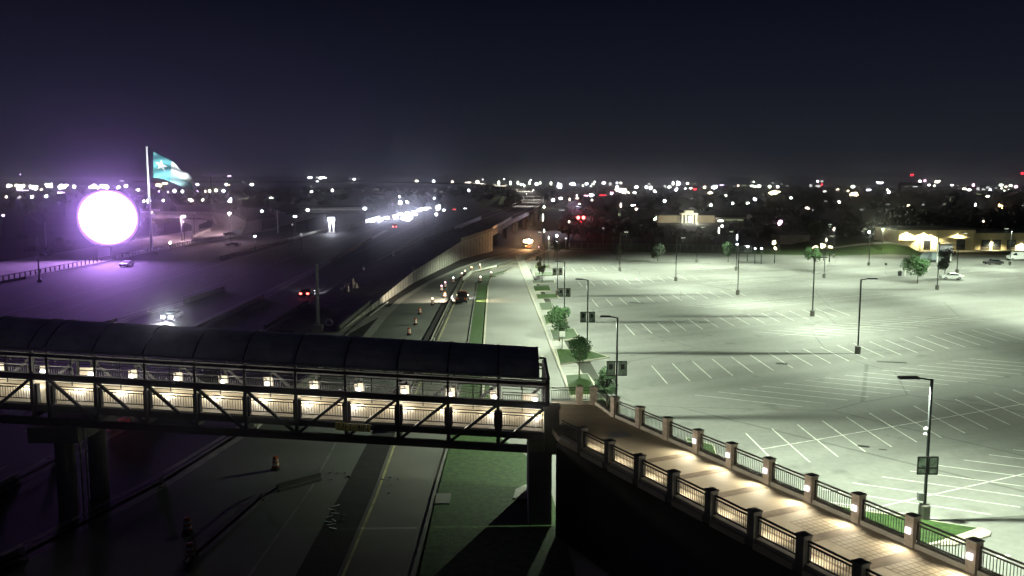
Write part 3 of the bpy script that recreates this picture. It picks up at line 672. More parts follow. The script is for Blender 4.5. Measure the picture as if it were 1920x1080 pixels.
for px, py, s, lb, bn in lots:
    p = G(px, py)
    if px == 1732:
        t = lamp_post((p.x, p.y, .1), s, False, False, lb, None, 9.3, 2.0, power=LOT_W * 1.15)
        for sgn in (-1, 1):
            b = MB(); b.box((sgn * .36, -.1, 3.6), (.5, .05, 1.1), R(0)); bo = b.build('banner', M['banner'], t, True)
            fr = MB()
            for z in (4.17, 3.05, 3.45): fr.box((sgn * .36, -.1, z), (.6, .07, .09))
            for x in (.08, .64): fr.box((sgn * x, -.1, 3.6), (.08, .07, 1.15))
            fr.build('banner_frame', M['steel2'], bo, True)
        for z in (6.05, 5.7): MB().ell((-.25, -.1, z), .13, .13, .13).build('camera', M['white'], t, True)
        MB().box((-.3, 0, 1.5), (.35, .3, .5)).build('control_box', M['galv'], t, True)
    else: lamp_post((p.x, p.y, 0), s, False, False, lb, None, power=LOT_W * (.72 if px == 1608 else 1.0 if p.y < 150 else .68))
for k_, (x, y) in enumerate(((78, 72), (105, 108), (95, 148), (130, 176), (66, 40), (165, 214), (190, 250), (40, 20), (150, 130))):
    lamp_post((x, y, 0), -1, False, False, 'black lot lamp post beyond the right edge, %s of nine' % 'first second third fourth fifth sixth seventh eighth ninth'.split()[k_], 'lot lamp posts out of view', power=LOT_W * 1.25)
bl = [(1155, 783, True, 'boulevard lamp post with dark framed banners nearest the walkway'), (1101, 662, True, 'boulevard lamp post with two dark banners, second from the walkway'),
      (1058, 604, True, 'boulevard lamp post with banners, third from the walkway, by a leafy tree'), (1045, 555, True, 'boulevard lamp post with banner above the second small grass island'),
      (1029, 503, False, 'far boulevard lamp post on the right of a close pair'), (1020, 507, False, 'far boulevard lamp post on the left of a close pair')]
for px, py, bn, lb in bl:
    p = G(px, py); lamp_post((p.x, p.y, .1), -1, False, bn, lb, None, 9.4, 1.5, power=STREET_W)
# wide concrete-grey pole on the shoulder
p = G(597, 622); t = thing('highway_pole', 'tall bare grey pole on concrete block beside the highway', 'pole', (p.x, p.y, 0))
MB().tube((0, 0, 1), (0, 0, 10), .27, .2, 14).build('shaft', mat('spun_concrete', (.5, .5, .48), .8, var=.1, scale=1), t, True); MB().box((0, 0, .5), (1.3, 1.3, 1.1)).build('footing', M['barrier'], t, True)
MB().beam((0, 0, 9.9), (1.1, 0, 10.3), .07, .07).build('arm', M['galv'], t, True)
struct(MB().poly([G(530, 648, .0), G(610, 650, 0), G(745, 575, 0), G(660, 575, 0), G(570, 600, 0)]).build('pole_shoulder', M['conc']))
p = G(617, 614); t = thing('round_sign', 'square framed ring sign lying on the shoulder by the grey pole', 'sign', (p.x, p.y, 0))
o = MB(); N = 12
for k in range(N):
    a, b = 2 * math.pi * k / N, 2 * math.pi * (k + 1) / N; o.tube((.55 * math.cos(a), 0, .75 + .45 * math.sin(a)), (.55 * math.cos(b), 0, .75 + .45 * math.sin(b)), .13, .13, 6)
o.build('ring', M['refl'], t, True); MB().box((0, .05, .1), (.9, .5, .2)).build('foot', M['black'], t, True)
# construction rebar fence
t = thing('rebar_cage', 'line of upright rebar and boards along the unfinished ramp edge', 'rebar fence', (-34, 140, 0))
o = MB(); q0, q1 = G(640, 560), G(740, 500)
for k in range(42):
    x = q0.lerp(q1, k / 41); o.tube((x.x, x.y, -.05), (x.x, x.y, 1.7 + random.random() * .9), .05, .05, 5)
for h in (.6, 1.3): o.beam(q0 + Vector((0, 0, h)), q1 + Vector((0, 0, h)), .08, .08)
o.build('bars', M['barrier'], t)
for k, (px, py) in enumerate(((650, 562), (667, 556))):
    p = G(px, py); t = thing('timber_stack', ['upright pile of formwork boards beside the rebar', 'pile of formwork boards with pale top nearest the wall'][k], 'board stack', (p.x, p.y, 0))
    o = MB()
    for j in range(7): o.box((random.uniform(-.5, .5), random.uniform(-.4, .4), .8 + .15 * j * (k + .5)), (.3, .25, 1.6 + .2 * j), random.random())
    o.build('boards', M['conc_d'], t, True)

# ------------------------------------------------------------------ billboard, flag
p = G(197, 487); bbY = p.y
t = thing('digital_billboard', 'blinding white violet LED billboard on a thick pedestal', 'billboard', (p.x, p.y, 0))
c = A(204, 408, bbY)
MB().box((0, 0, 1.75), (3.4, 1.1, 3.7)).build('pedestal', mat('pedestal_steel', (.12, .11, .13), .7, var=.1, scale=1), t, True)
def sup(w_, h_, n=40, e=2.25):  # rounded outline gives the screen the shape of its bloom
    r = []
    for k in range(n):
        a = 2 * math.pi * k / n; ca, sa = math.cos(a), math.sin(a)
        r.append((math.copysign(abs(ca) ** (2 / e), ca) * w_ / 2, math.copysign(abs(sa) ** (2 / e), sa) * h_ / 2))
    return r
cz = c.z; cx = c.x - p.x
sh = sup(17.6, 16.0); o = MB()
o.add([(cx + x, -.6, cz + z) for x, z in sh] + [(cx + x, .6, cz + z) for x, z in sh], [tuple(range(39, -1, -1)), tuple(range(40, 80))] + [(i, (i + 1) % 40, 40 + (i + 1) % 40, 40 + i) for i in range(40)]); o.build('cabinet', M['steel'], t, True)
o = MB(); sh = sup(17.3, 15.7); o.add([(cx + x, -.64, cz + z) for x, z in sh], [tuple(range(40))])
ms = mat('led_screen', (.02, .02, .02), .5, var=.1, emit=(.56, .28, 1.0), estr=BOARD_L); ms.cycles.emission_sampling = 'AUTO'
nn = ms.node_tree; bs = nn.nodes['Principled BSDF']; tcx = nn.nodes.new('ShaderNodeTexCoord'); mpx = nn.nodes.new('ShaderNodeMapping'); mpx.inputs['Location'].default_value = (-cx / 8.65, 0, -cz / 7.85); mpx.inputs['Scale'].default_value = (1 / 8.65, 0, 1 / 7.85)
nn.links.new(tcx.outputs['Object'], mpx.inputs[0]); ln = nn.nodes.new('ShaderNodeVectorMath'); ln.operation = 'LENGTH'; nn.links.new(mpx.outputs[0], ln.inputs[0])
fr_ = nn.nodes.new('ShaderNodeMapRange'); fr_.inputs[1].default_value = 1.0; fr_.inputs[2].default_value = .84; fr_.inputs[3].default_value = 0; fr_.inputs[4].default_value = 1; nn.links.new(ln.outputs['Value'], fr_.inputs[0])  # emission fades towards the rim, imitating a soft bloom
pw_ = nn.nodes.new('ShaderNodeMath'); pw_.operation = 'POWER'; nn.links.new(fr_.outputs[0], pw_.inputs[0]); pw_.inputs[1].default_value = 3
ml_ = nn.nodes.new('ShaderNodeMath'); ml_.operation = 'MULTIPLY_ADD'; nn.links.new(pw_.outputs[0], ml_.inputs[0]); ml_.inputs[1].default_value = BOARD_L; ml_.inputs[2].default_value = .55
nn.links.new(ml_.outputs[0], bs.inputs['Emission Strength'])
scr = o.build('screen', ms, t, True)
p = G(285, 469)
t = thing('flagpole', 'tall white flagpole beside the glaring billboard', 'flagpole', (p.x, p.y, 0))
HF = A(284, 278, p.y).z
MB().tube((0, 0, 0), (-.1, 0, HF), .5, .25, 14).build('shaft', mat('white_pole', (.75, .72, .75), .4, var=.05, scale=1), t, True)
MB().ell((-.1, 0, HF + .3), .4, .4, .4).build('finial', M['white'], t, True)
for sx_ in (-1, 8):
    u = MB(); u.box((sx_, -16, .25), (.5, .5, .4)); uo = u.build('uplight', M['steel'], t, True)
    d_ = Vector((4.5 - sx_, 16, HF - 6)); lamp('SPOT', 'uplight_beam', uo, (sx_, -16, .6), 90000, (.9, .95, 1), .2, tuple(d_.to_track_quat('-Z', 'Y').to_euler()), R(38), .8)
# flag: cloth grid with folds
fl = thing('flag', 'large wind blown lone star flag drooping from the white pole', 'flag', (p.x, p.y, 0))
NX, NZ = 36, 20; vs = []; 
def flagpt(s, tt):     # s along fly, tt from top (0) to bottom (1)
    # outline in picture: top edge and bottom edge
    top = [(287, 284), (300, 289), (315, 296), (328, 306), (340, 320), (352, 324), (361, 334), (363, 353)]
    bot = [(287, 333), (300, 334), (313, 338), (325, 343), (337, 348), (348, 352), (356, 354), (363, 357)]
    f = s * 7; i = min(int(f), 6); g = f - i
    a = [top[i][k] + (top[i + 1][k] - top[i][k]) * g for k in (0, 1)]; b = [bot[i][k] + (bot[i + 1][k] - bot[i][k]) * g for k in (0, 1)]
    px = a[0] + (b[0] - a[0]) * tt; py = a[1] + (b[1] - a[1]) * tt
    Yd = p.y - .3 + s * 2.0 * math.sin(s * 8 + tt * 4) * .5 + .25 * math.sin(tt * 12 + s * 14)
    return A(px, py, Yd) - Vector((p.x, p.y, 0))
o = MB()
for j in range(NZ + 1):
    for i in range(NX + 1): o.v.append(tuple(flagpt(i / NX, j / NZ)))
faces = {0: [], 1: [], 2: []}
for j in range(NZ):
    for i in range(NX):
        a = j * (NX + 1) + i; o.f.append((a, a + 1, a + NX + 2, a + NX + 1))
fm = [mat('flag_blue', (.08, .30, .31), .8, var=.15, scale=.5), mat('flag_white', (.75, .8, .78), .8, var=.06, scale=.5), mat('flag_red', (.17, .30, .29), .8, var=.15, scale=.5)]
clo = o.build('cloth', fm[0], fl, True, True)
for m_ in fm[1:]: clo.data.materials.append(m_)
for idx, pl in enumerate(clo.data.polygons):
    i, j = idx % NX, idx // NX; s = i / NX; tt = (j + .5) / NZ
    pl.material_index = 0 if s < .34 else (1 if tt < .5 else 2)
clo.modifiers.new('thick', 'SOLIDIFY').thickness = .03
# star, laid on the cloth
o = MB(); cen = (.17, .45)
for k in range(5):
    def sp_(a, r): q = flagpt(cen[0] + r * .55 * math.cos(a), cen[1] + r * math.sin(a)); return q + Vector((0, -.12, 0))
    a = -math.pi / 2 + k * 2 * math.pi / 5; tip = sp_(a, .24); l = sp_(a - math.pi / 5, .095); r_ = sp_(a + math.pi / 5, .095); cc = sp_(0, 0)
    o.add([cc, l, tip, r_], [(0, 1, 2, 3)])
o.build('star', fm[1], clo, True)

# ------------------------------------------------------------------ vehicles
def car(name, label, cat, loc, rz, col, kind='car', head=0, tail=0, group=None):
    t = thing(name, label, cat, loc, rz, group)
    L, Wd = (4.6, 1.85) if kind == 'car' else (5.6, 2.0)
    if kind == 'car': prof = [(-2.3, .35), (-2.3, .85), (-2.1, .98), (-1.6, 1.0), (-1.0, 1.42), (.35, 1.45), (1.05, 1.0), (2.1, .88), (2.3, .7), (2.3, .35)]; gl = [(-1.45, 1.02), (-.95, 1.36), (.3, 1.39), (.92, 1.02)]
    elif kind == 'van': prof = [(-2.8, .4), (-2.8, 2.2), (-2.6, 2.35), (1.3, 2.35), (1.9, 1.5), (2.7, 1.25), (2.8, .9), (2.8, .4)]; gl = [(.6, 1.45), (.6, 2.1), (1.25, 2.1), (1.75, 1.5)]
    else: prof = [(-2.8, .5), (-2.8, 1.15), (-.9, 1.15), (-.8, 1.8), (.6, 1.85), (1.25, 1.25), (2.6, 1.15), (2.8, .9), (2.8, .5)]; gl = [(-.68, 1.2), (-.62, 1.7), (.55, 1.74), (1.05, 1.25)]
    n = len(prof); o = MB(); w2 = Wd / 2
    def ww(z): return w2 * (1 - max(0, z - 1.0) * .18)
    o.add([(-ww(z), y, z) for y, z in prof] + [(ww(z), y, z) for y, z in prof], [tuple(range(n - 1, -1, -1)), tuple(range(n, 2 * n))] + [(i, (i + 1) % n, n + (i + 1) % n, n + i) for i in range(n)])
    o.build('body', mat('car_paint_' + col[0], col[1], .3, .3, var=.05, scale=1), t, True)
    g = MB(); ng = len(gl); ym = sum(a for a, b in gl) / ng
    g.add([(-ww(z) - .012, y, z) for y, z in gl] + [(ww(z) + .012, y, z) for y, z in gl], [tuple(range(ng - 1, -1, -1)), tuple(range(ng, 2 * ng))])
    for (y0, z0), (y1, z1) in ((prof[3] if kind == 'car' else prof[2], prof[4] if kind == 'car' else prof[3]), (prof[5] if kind == 'car' else prof[4], prof[6] if kind == 'car' else prof[5])) if kind == 'car' else (((gl[3][0] + .12, gl[3][1]), (gl[2][0] + .1, gl[2][1])),):
        nx, nz_ = (z1 - z0), -(y1 - y0); ll = math.hypot(nx, nz_) or 1; s = .015 if nx * (y0) >= 0 else -.015
        g.add([(-w2 * .78, y0 + (y1 - y0) * .1, z0 + (z1 - z0) * .1 + .02), (w2 * .78, y0 + (y1 - y0) * .1, z0 + (z1 - z0) * .1 + .02), (w2 * .72, y0 + (y1 - y0) * .9, z0 + (z1 - z0) * .9 + .02), (-w2 * .72, y0 + (y1 - y0) * .9, z0 + (z1 - z0) * .9 + .02)], [(0, 1, 2, 3)])
    g.build('windows', M['glass'], t, True)
    for sx in (-1, 1):
        for yy in (-L * .31, L * .31):
            wo = MB(); wo.tube((sx * (w2 - .2), yy, .34), (sx * (w2 + .02), yy, .34), .34, .34, 14); wh = wo.build('wheel', M['tyre'], t, True)
            MB().tube((sx * (w2 - .0), yy, .34), (sx * (w2 + .03), yy, .34), .19, .19, 10).build('rim', M['galv'], wh, True)
        zf = .68 if kind == 'car' else .85
        a = MB(); a.box((sx * (w2 - .3), L / 2 + .01, zf), (.56, .12, .34)); a.build('headlight', E['head'] if head else M['glass'], t, True)
        a = MB(); a.box((sx * (w2 - .25), -L / 2 - .01, zf + .12), (.46, .1, .3)); a.build('taillight', E['tail'] if tail else M['orange'], t, True)
    b = MB()
    b.box((0, L / 2 + .03, .42), (Wd * .96, .12, .2)); b.box((0, -L / 2 - .03, .42), (Wd * .96, .12, .2)); b.build('bumper', M['tyre'], t, True)
    if head > 1: lamp('SPOT', 'beam', t, (0, L / 2 + .15, .75), head, (.95, .95, 1), .15, (R(84), 0, 0), R(100), .6)
    return t
def vcopy(): pass
SILV = ('silver', (.4, .4, .42)); WHT = ('white', (.75, .75, .75)); DRK = ('dark', (.03, .03, .035)); RED = ('red', (.3, .03, .03)); GRY = ('grey', (.12, .12, .13))
g = G(313, 602); car('car', 'oncoming car with blazing headlights seen over the footbridge roof', 'car', (g.x, g.y + 2.3, -.05), R(180), SILV, 'car', 4500)
g = G(576, 555); car('car', 'dark car with red tail lights left of the tall grey pole', 'car', (g.x, g.y, -.05), R(-1), DRK, 'car', 8000, 1)
g = G(741, 428); car('suv', 'vehicle with high red lamps driving away before the white glare', 'van', (g.x, g.y, -.05), R(2), RED, 'van', 0, 1)
g = G(208, 790); car('car', 'car with red tail lights passing under the left half of the footbridge', 'car', (g.x, g.y + 4, -.05), R(-3), GRY, 'car', 500, 1)
g = G(866, 569); tr = car('work_truck', 'construction pickup with work lamps lighting the barrier beside it', 'pickup truck', (g.x, g.y + 2.4, -.02), R(-2), DRK, 'pickup', 3000, 0)
o = MB(); o.box((0, -.3, 1.95), (1.5, .3, .12)); o.build('light_bar', M['orange'], tr, True)
o = MB(); o.box((-.98, .2, 1.25), (.18, .3, .2)); o.box((.98, .2, 1.25), (.18, .3, .2)); o.build('work_lamp', E['warm'], tr, True)
lamp('SPOT', 'work_light', tr, (-1.25, .2, 1.6), 12000, (1, .86, .66), .1, (R(68), 0, R(62)), R(100), .5)
lamp('SPOT', 'work_light', tr, (1.25, .4, 1.4), 5000, (1, .78, .45), .1, (R(72), 0, R(-72)), R(70), .5)
g = G(1784, 524); car('car', 'white car parked behind the dark little tree', 'car', (g.x, g.y, 0), R(78), WHT)
g = G(1862, 496); car('car', 'dark silver car alone before the tan building', 'car', (g.x, g.y, 0), R(88), GRY)
g = G(1908, 488); car('van', 'white van at the right edge by the tan building', 'van', (g.x, g.y, 0), R(84), WHT, 'van')
for (px, py, lb, hd, tl, rz, cc, kd) in ((873, 392, 'distant oncoming car with bluish headlights left of the red truck', 1, 0, 176, DRK, 'car'), (906, 388, 'farther oncoming car with bluish headlights near the flyover piers', 1, 0, 176, GRY, 'car'),
      (852, 395, 'distant truck with dull red tail lamps on the main lanes', 0, 1, 0, RED, 'van'), (821, 395, 'oncoming car at the right tip of the white glare', 1, 0, 178, SILV, 'car'),
      (238, 499, 'pale car on the western lanes near the billboard foot', 0, 0, 178, WHT, 'car'), (437, 461, 'pale car below the loop ramp', 0, 0, 90, SILV, 'car'), (400, 441, 'dark car high on the loop ramp', 0, 0, 90, DRK, 'car')):
    g = G(px, py); z = -.05
    if px == 400: g = A(432, 437, 325); z = g.z - .9
    car('car' if kd == 'car' else 'box_truck', lb, 'car' if kd == 'car' else 'truck', (g.x, g.y, z), R(rz), cc, kd, hd, tl)
# oncoming platoon, filled out with extra cars to thicken the white streak
pl_ = [(765, 402), (752, 404), (778, 399), (742, 408), (800, 393), (727, 411), (788, 396), (714, 414), (770, 411), (758, 412), (772, 405), (761, 407), (779, 404), (766, 414), (700, 416), (812, 391)]
wordy = ['first', 'second', 'third', 'fourth', 'fifth', 'sixth', 'seventh', 'eighth', 'ninth', 'tenth', 'eleventh', 'twelfth', 'thirteenth', 'fourteenth', 'fifteenth', 'sixteenth']
for k, (px, py) in enumerate(pl_):
    g = G(px, py); v = car('car', 'oncoming car in the bunch of glaring headlights on the far main lanes', 'car', (g.x, g.y, -.05), R(177), (SILV, WHT, GRY)[k % 3], 'car', 0, 0, 'oncoming cars in the white glare, some added'); v['label'] = 'oncoming car in the white glare, %s from the front' % wordy[sorted(range(len(pl_)), key=lambda i: -pl_[i][1]).index(k)]
    o = MB()
    for s in (-.62, .62): o.ell((s, 2.45, .95), .85, .3, .75)  # oversized emissive shells stand in for headlight glare
    o.build('headlamp_glow', E['head'], v, True)
    if k in (0, 2, 4, 3, 7): lamp('SPOT', 'beam', v, (0, 3.0, .9), 9000, (.7, .72, 1), .3, (R(85), 0, R(-14)), R(150), .5)

# traffic barrels and work lamps
def barrel(loc, label, lit=None, grp=None):
    t = thing('traffic_barrel', label, 'traffic barrel', loc, 0, grp)
    MB().lathe((0, 0, 0), [(.38, 0), (.38, .08), (.29, .1), (.28, .3)], 14).build('foot', M['tyre'], t, True)
    prof = [(.285, .3), (.28, .42)]
    MB().lathe((0, 0, 0), [(.28, .1), (.27, .35), (.25, .36), (.25, .62), (.23, .63), (.22, .9), (.2, .91), (.19, 1.05), (.08, 1.1)], 14).build('drum', M['orange'], t, True)
    MB().lathe((0, 0, 0), [(.262, .4), (.256, .56)], 14).build('stripe', M['refl'], t, True); MB().lathe((0, 0, 0), [(.236, .7), (.232, .86)], 14).build('stripe', M['refl'], t, True)
    if lit: MB().ell((0, 0, 1.22), .17, .17, .18).build('warning_lamp', E[lit], t, True)
    return t
bar = [(767, 628, None, 'striped barrel nearest the footbridge roof'), (779, 609, None, 'orange barrel second up from the footbridge roof'), (787, 589, None, 'striped barrel third up from the footbridge roof'), (811, 572, 'warm', 'barrel with a small lit lamp beside the dark shadow strip'),
       (828, 547, 'pink', 'barrel with bright lamp, lower of a close pair'), (835, 540, 'pink', 'barrel with bright lamp, upper of a close pair'), (850, 531, 'cool', 'barrel with white lamp at the top of the dark shadow strip'), (834, 558, None, 'plain barrel left of the work truck'),
       (866, 522, 'warm', 'lamp barrel at the start of the lane bend'), (872, 517, 'warm', 'lamp barrel second along the lane bend'), (884, 510, 'orange', 'barrel with orange lamp on the lane bend'), (900, 505, 'warm', 'small far lamp barrel past the bend'),
       (901, 529, 'green', 'barrel with greenish lamp on the lawn edge'), (921, 520, 'green', 'small lamp barrel at the lawn corner'), (1010, 470, 'pink', 'lamp barrel right of the amber arrow board'), (517, 880, None, 'dark barrel standing on the worksite road beyond the bent barrier'),
       (352, 1000, None, 'unlit barrel standing left of the bent barrier'), (357, 1050, None, 'barrel lying near the lower end of the bent barrier')]
for px, py, lt, lb in bar: g = G(px, py); barrel((g.x, g.y, -.03), lb, lt)
g = G(990, 466); t = thing('arrow_board', 'blazing amber arrow board on a trailer at the frontage bend', 'arrow board', (g.x, g.y, 0))
MB().box((0, 0, 2.4), (2.6, .15, 1.5)).build('panel', M['steel'], t, True); MB().box((0, .4, .6), (1.6, 2.4, .3)).build('trailer', M['orange'], t, True); MB().box((0, .1, 1.2), (.15, .15, 1.2)).build('mast', M['steel'], t, True)
o = MB()
for k in range(-3, 4):
    o.ell((k * .38, -.15, 2.4), .42, .12, .5)
    if abs(k) < 3: o.ell((-.5 + abs(k) * .4, -.15, 2.4 + k * .28), .26, .12, .26)
o.build('amber_lamps', em('amber_glow', (1, .78, .42), 22), t, True)
lamp('POINT', 'amber_light', t, (0, -.8, 2.6), 4500, (1, .5, .2), .3)
for px, py in ((651, 968), (616, 985)):
    pass

rr = random.Random(3); o = MB()
for cxp, cyp, nn in ((620, 884, 7), (660, 900, 5), (735, 905, 6), (640, 965, 5)):
    for j in range(nn):
        q = G(cxp + rr.gauss(0, 14), cyp + rr.gauss(0, 12)); o.box((q.x, q.y, .02), (rr.uniform(.06, .2), rr.uniform(.05, .14), rr.uniform(.03, .06)), rr.random() * 3)
stuff(tag(o.build('debris', M['conc_d']), 'scattered rubble and litter on the worksite road by the lane', 'debris'))
mk2 = MB()
for j, (px_, py_) in enumerate(((622, 955), (628, 962), (618, 968), (626, 975), (621, 983), (630, 948), (616, 978), (624, 990))):
    q = G(px_, py_); mk2.box((q.x, q.y, -.0), (.55, .1, .01), rr.uniform(-1, 1.4))
struct(mk2.build('survey_marks', M['arrow']))
# signals
g = A(1089, 452, 390); t = thing('traffic_signal', 'mast arm with two glowing red signal heads past the lot', 'traffic signal', (g.x + 5, g.y, 0))
MB().tube((0, 0, -.1), (0, 0, 6.5), .16, .12, 8).build('mast', M['galv'], t, True); MB().beam((0, 0, 6.5), (-8, 0, 6.6), .12, .12).build('arm', M['galv'], t, True)
for px in (1084, 1094):
    q = A(px, 408, 390); x = q.x - g.x - 5; h = MB(); h.box((x, 0, q.z - .3), (.9, .3, 1.9)); ho = h.build('signal_head', M['steel'], t, True)
    MB().ell((x, -.25, q.z), .72, .15, .72).build('red_lens', E['redlens'], ho, True); lamp('POINT', 'red_light', ho, (x, -1.0, q.z), 900, (1, .02, .04), .3)
MB().ell((A(1089, 416, 390).x - g.x - 5, -.25, A(1089, 416, 390).z), .4, .1, .3).build('pedestrian_lamp', E['red'], t, True)

# ------------------------------------------------------------------ trees
def leafmesh(name, rx, rz, zc_, n, sz, seed, clumps=9, m='leafA', irregular=.35):
    rnd = random.Random(seed); o = MB(); cl = []
    for k in range(clumps):
        a = rnd.random() * 6.283; r = rx * (.25 + .55 * rnd.random()); z = rnd.uniform(-.7, .8)
        f = math.sqrt(max(.1, 1 - z * z * .8)); cl.append((r * f * math.cos(a), r * f * math.sin(a), zc_ + z * rz * .8, rx * rnd.uniform(.28, .28 + irregular)))
    for k in range(n):
        cx, cy, cz_, cr_ = rnd.choice(cl); d = Vector((rnd.gauss(0, 1), rnd.gauss(0, 1), rnd.gauss(0, 1))).normalized() * cr_ * rnd.random() ** .4
        c = Vector((cx, cy, cz_)) + d; s = sz * rnd.uniform(.6, 1.3)
        u = Vector((rnd.gauss(0, 1), rnd.gauss(0, 1), rnd.gauss(0, 1))).normalized(); v = u.orthogonal().normalized()
        o.add([c - u * s, c + v * s * .6, c + u * s, c - v * s * .6], [(0, 1, 2, 3)])
    return o
def tree(name, label, loc, h, rx, cz_, rz_, n, sz, seed, m='leafA', tr=.12, group=None, clumps=9):
    t = thing(name, label, 'tree', loc, 0, group); rnd = random.Random(seed); o = MB()
    o.tube((0, 0, -.1), (.05, 0, cz_ - rz_ * .3), tr, tr * .7, 8); o.tube((.05, 0, cz_ - rz_ * .3), (0, .1, cz_ + rz_ * .6), tr * .7, tr * .2, 6)
    for k in range(7):
        a = rnd.random() * 6.283; z0 = cz_ - rz_ * rnd.uniform(.1, .8); o.tube((.03, 0, z0), (math.cos(a) * rx * .7, math.sin(a) * rx * .7, z0 + rz_ * rnd.uniform(.3, .8)), tr * .35, tr * .12, 5)
    o.build('trunk', M['trunk'], t, True); leafmesh('crown', rx, rz_, cz_, n, sz, seed, clumps, m).build('crown', M[m], t, True)
    return t
nt_ = [(1086, 705, 'small leafy tree on the grass island nearest the walkway rail', 4.6, 1.35, 3.0, 1.5, 1800, .14), (1137, 768, 'young tree with loose leaves hidden behind the walkway corner', 4.2, 1.3, 2.7, 1.3, 1400, .13),
       (1049, 640, 'bushy small tree between two grass islands in front of a banner post', 4.8, 1.6, 3.1, 1.6, 2200, .15), (1016, 531, 'narrow dark tree beside the far sidewalk', 4.6, .9, 3.0, 1.6, 900, .16), (1011, 516, 'slim tree standing behind another slim one by the sidewalk', 4.6, .8, 3.2, 1.6, 800, .16),
       (1157, 487, 'small dark tree left of a lamp post by the far fence', 4.9, 1.6, 3.2, 1.7, 900, .22), (1233, 490, 'round dark tree alone by the far fence', 4.8, 1.9, 2.9, 2.1, 1100, .24), (1365, 492, 'pale lit small tree next to the far lamp posts', 5.2, 2.2, 3.3, 2.0, 900, .22),
       (1525, 513, 'thin green tree under the yellow floodlight', 7.5, 2.2, 5.2, 2.3, 1100, .22), (1720, 532, 'wide bushy tree in front of the white shelter', 6.5, 3.0, 3.9, 2.9, 2200, .25), (1771, 520, 'dark little tree left of the parked white car', 6, 2.1, 4.0, 2.5, 1400, .25), (1040, 482, 'pale green tree at the street corner behind the sidewalk', 5, 1.9, 3.4, 1.6, 700, .25)]
for k, (px, py, lb, h, rx, cz_, rz_, n, sz) in enumerate(nt_):
    g = G(px, py); tree('tree', lb, (g.x, g.y, .05), h, rx, cz_, rz_, n, sz, 20 + k, 'leafD' if 'dark' in lb else 'leafA', .09)
# tree line beyond the lot and the dark wooded town
protos = [tree('tree', 'dark broad tree in the belt of trees beyond the lot', (0, 0, 0), 9, 4.2, 5.4, 3.6, 900, .75, 60 + k, 'leafD', .3, 'dark trees beyond the lot', 12) for k in range(3)]
rnd = random.Random(5); first = [True] * 3; cnt = 0; trees_ = []
def put(x, y, s, k=None):
    global cnt
    k = rnd.randrange(3) if k is None else k
    o = protos[k] if first[k] else copy_tree(protos[k])
    first[k] = False; trees_.append((o, x / y)); o.location = (x, y, 0); o.rotation_euler = (0, 0, rnd.random() * 6.28); o.scale = (s * rnd.uniform(.9, 1.2), s * rnd.uniform(.9, 1.2), s); cnt += 1
    return o
for px in range(1062, 1680, 17):
    Y = rnd.uniform(318, 345) if px < 1640 else rnd.uniform(300, 320); q = A(px + rnd.uniform(-6, 6), 450, Y); put(q.x, Y, rnd.uniform(.45, .55) if 1215 < px < 1425 else rnd.uniform(.75, 1.0))
for k in range(60):
    px = rnd.uniform(1060, 1930); Y = rnd.uniform(380, 700)
    if 1225 < px < 1400 and Y < 560: continue
    q = A(px, 400, Y); put(q.x, Y, rnd.uniform(.6, .95))
for px in range(1700, 1960, 16):
    Y = rnd.uniform(330, 380); q = A(px, 420, Y); put(q.x, Y, rnd.uniform(1.0, 1.35))
for k in range(14):
    px = rnd.uniform(20, 560); Y = rnd.uniform(420, 800); q = A(px, 400, Y); put(q.x, Y, rnd.uniform(.5, .8))
def ordw(k):
    o1 = 'first second third fourth fifth sixth seventh eighth ninth tenth eleventh twelfth thirteenth fourteenth fifteenth sixteenth seventeenth eighteenth nineteenth'.split()
    if k < 20: return o1[k - 1]
    t_ = {2: ('twenty', 'twentieth'), 3: ('thirty', 'thirtieth'), 4: ('forty', 'fortieth'), 5: ('fifty', 'fiftieth'), 6: ('sixty', 'sixtieth')}[k // 10]
    return t_[1] if k % 10 == 0 else t_[0] + '-' + o1[k % 10 - 1]
trees_.sort(key=lambda a: a[1]); wordz = {}
for o_, k_ in trees_:
    Y_ = o_.location.y; row = 'in the front row beyond the lot fence' if Y_ < 350 and k_ < .44 else ('right behind the tan building roof' if Y_ < 385 and k_ > .42 else ('in the west fields behind the loop ramp' if k_ < 0 else 'scattered in the dark town'))
    o_['group'] = 'dark trees ' + row; wordz[row] = wordz.get(row, 0) + 1; o_['label'] = 'dark broad tree %s, %s from left' % (row, ordw(wordz[row]))
# far wood, one mass
o = MB(); rnd2 = random.Random(9)
for k in range(2600):
    Y = 700 + 1700 * rnd2.random() ** 1.3; x = A(rnd2.uniform(-60, 2000) if k % 4 == 0 else rnd2.uniform(1020, 2000), 360, Y).x; s = rnd2.uniform(4, 9); z = rnd2.uniform(1, 7)
    for j in range(3):
        u = Vector((rnd2.gauss(0, 1), rnd2.gauss(0, .4), rnd2.gauss(0, .4))).normalized() * s; v = Vector((rnd2.gauss(0, .3), 0, 1)).normalized() * s * .5; c = Vector((x + rnd2.uniform(-5, 5), Y + rnd2.uniform(-5, 5), z))
        o.add([c - u, c - v, c + u, c + v], [(0, 1, 2, 3)])
stuff(tag(o.build('far_wood', M['leafD']), 'dark wooded suburb stretching to the horizon', 'woods'))
# scrub in the west field
for k, (px, py) in enumerate(((110, 460), (92, 478), (128, 462), (60, 470), (40, 448))):
    g = G(px, py); t = thing('bush', ['low bush left of the billboard, nearest the service road', 'dark bush low in the west field', 'bush closest to the billboard glare', 'wide bush in the middle of the west field', 'far bush at the left edge'][k], 'bush', (g.x, g.y, 0))
    leafmesh('b', 2.2, 1.2, 1.0, 300, .4, 80 + k, 6).build('foliage', M['leafA'], t, True)

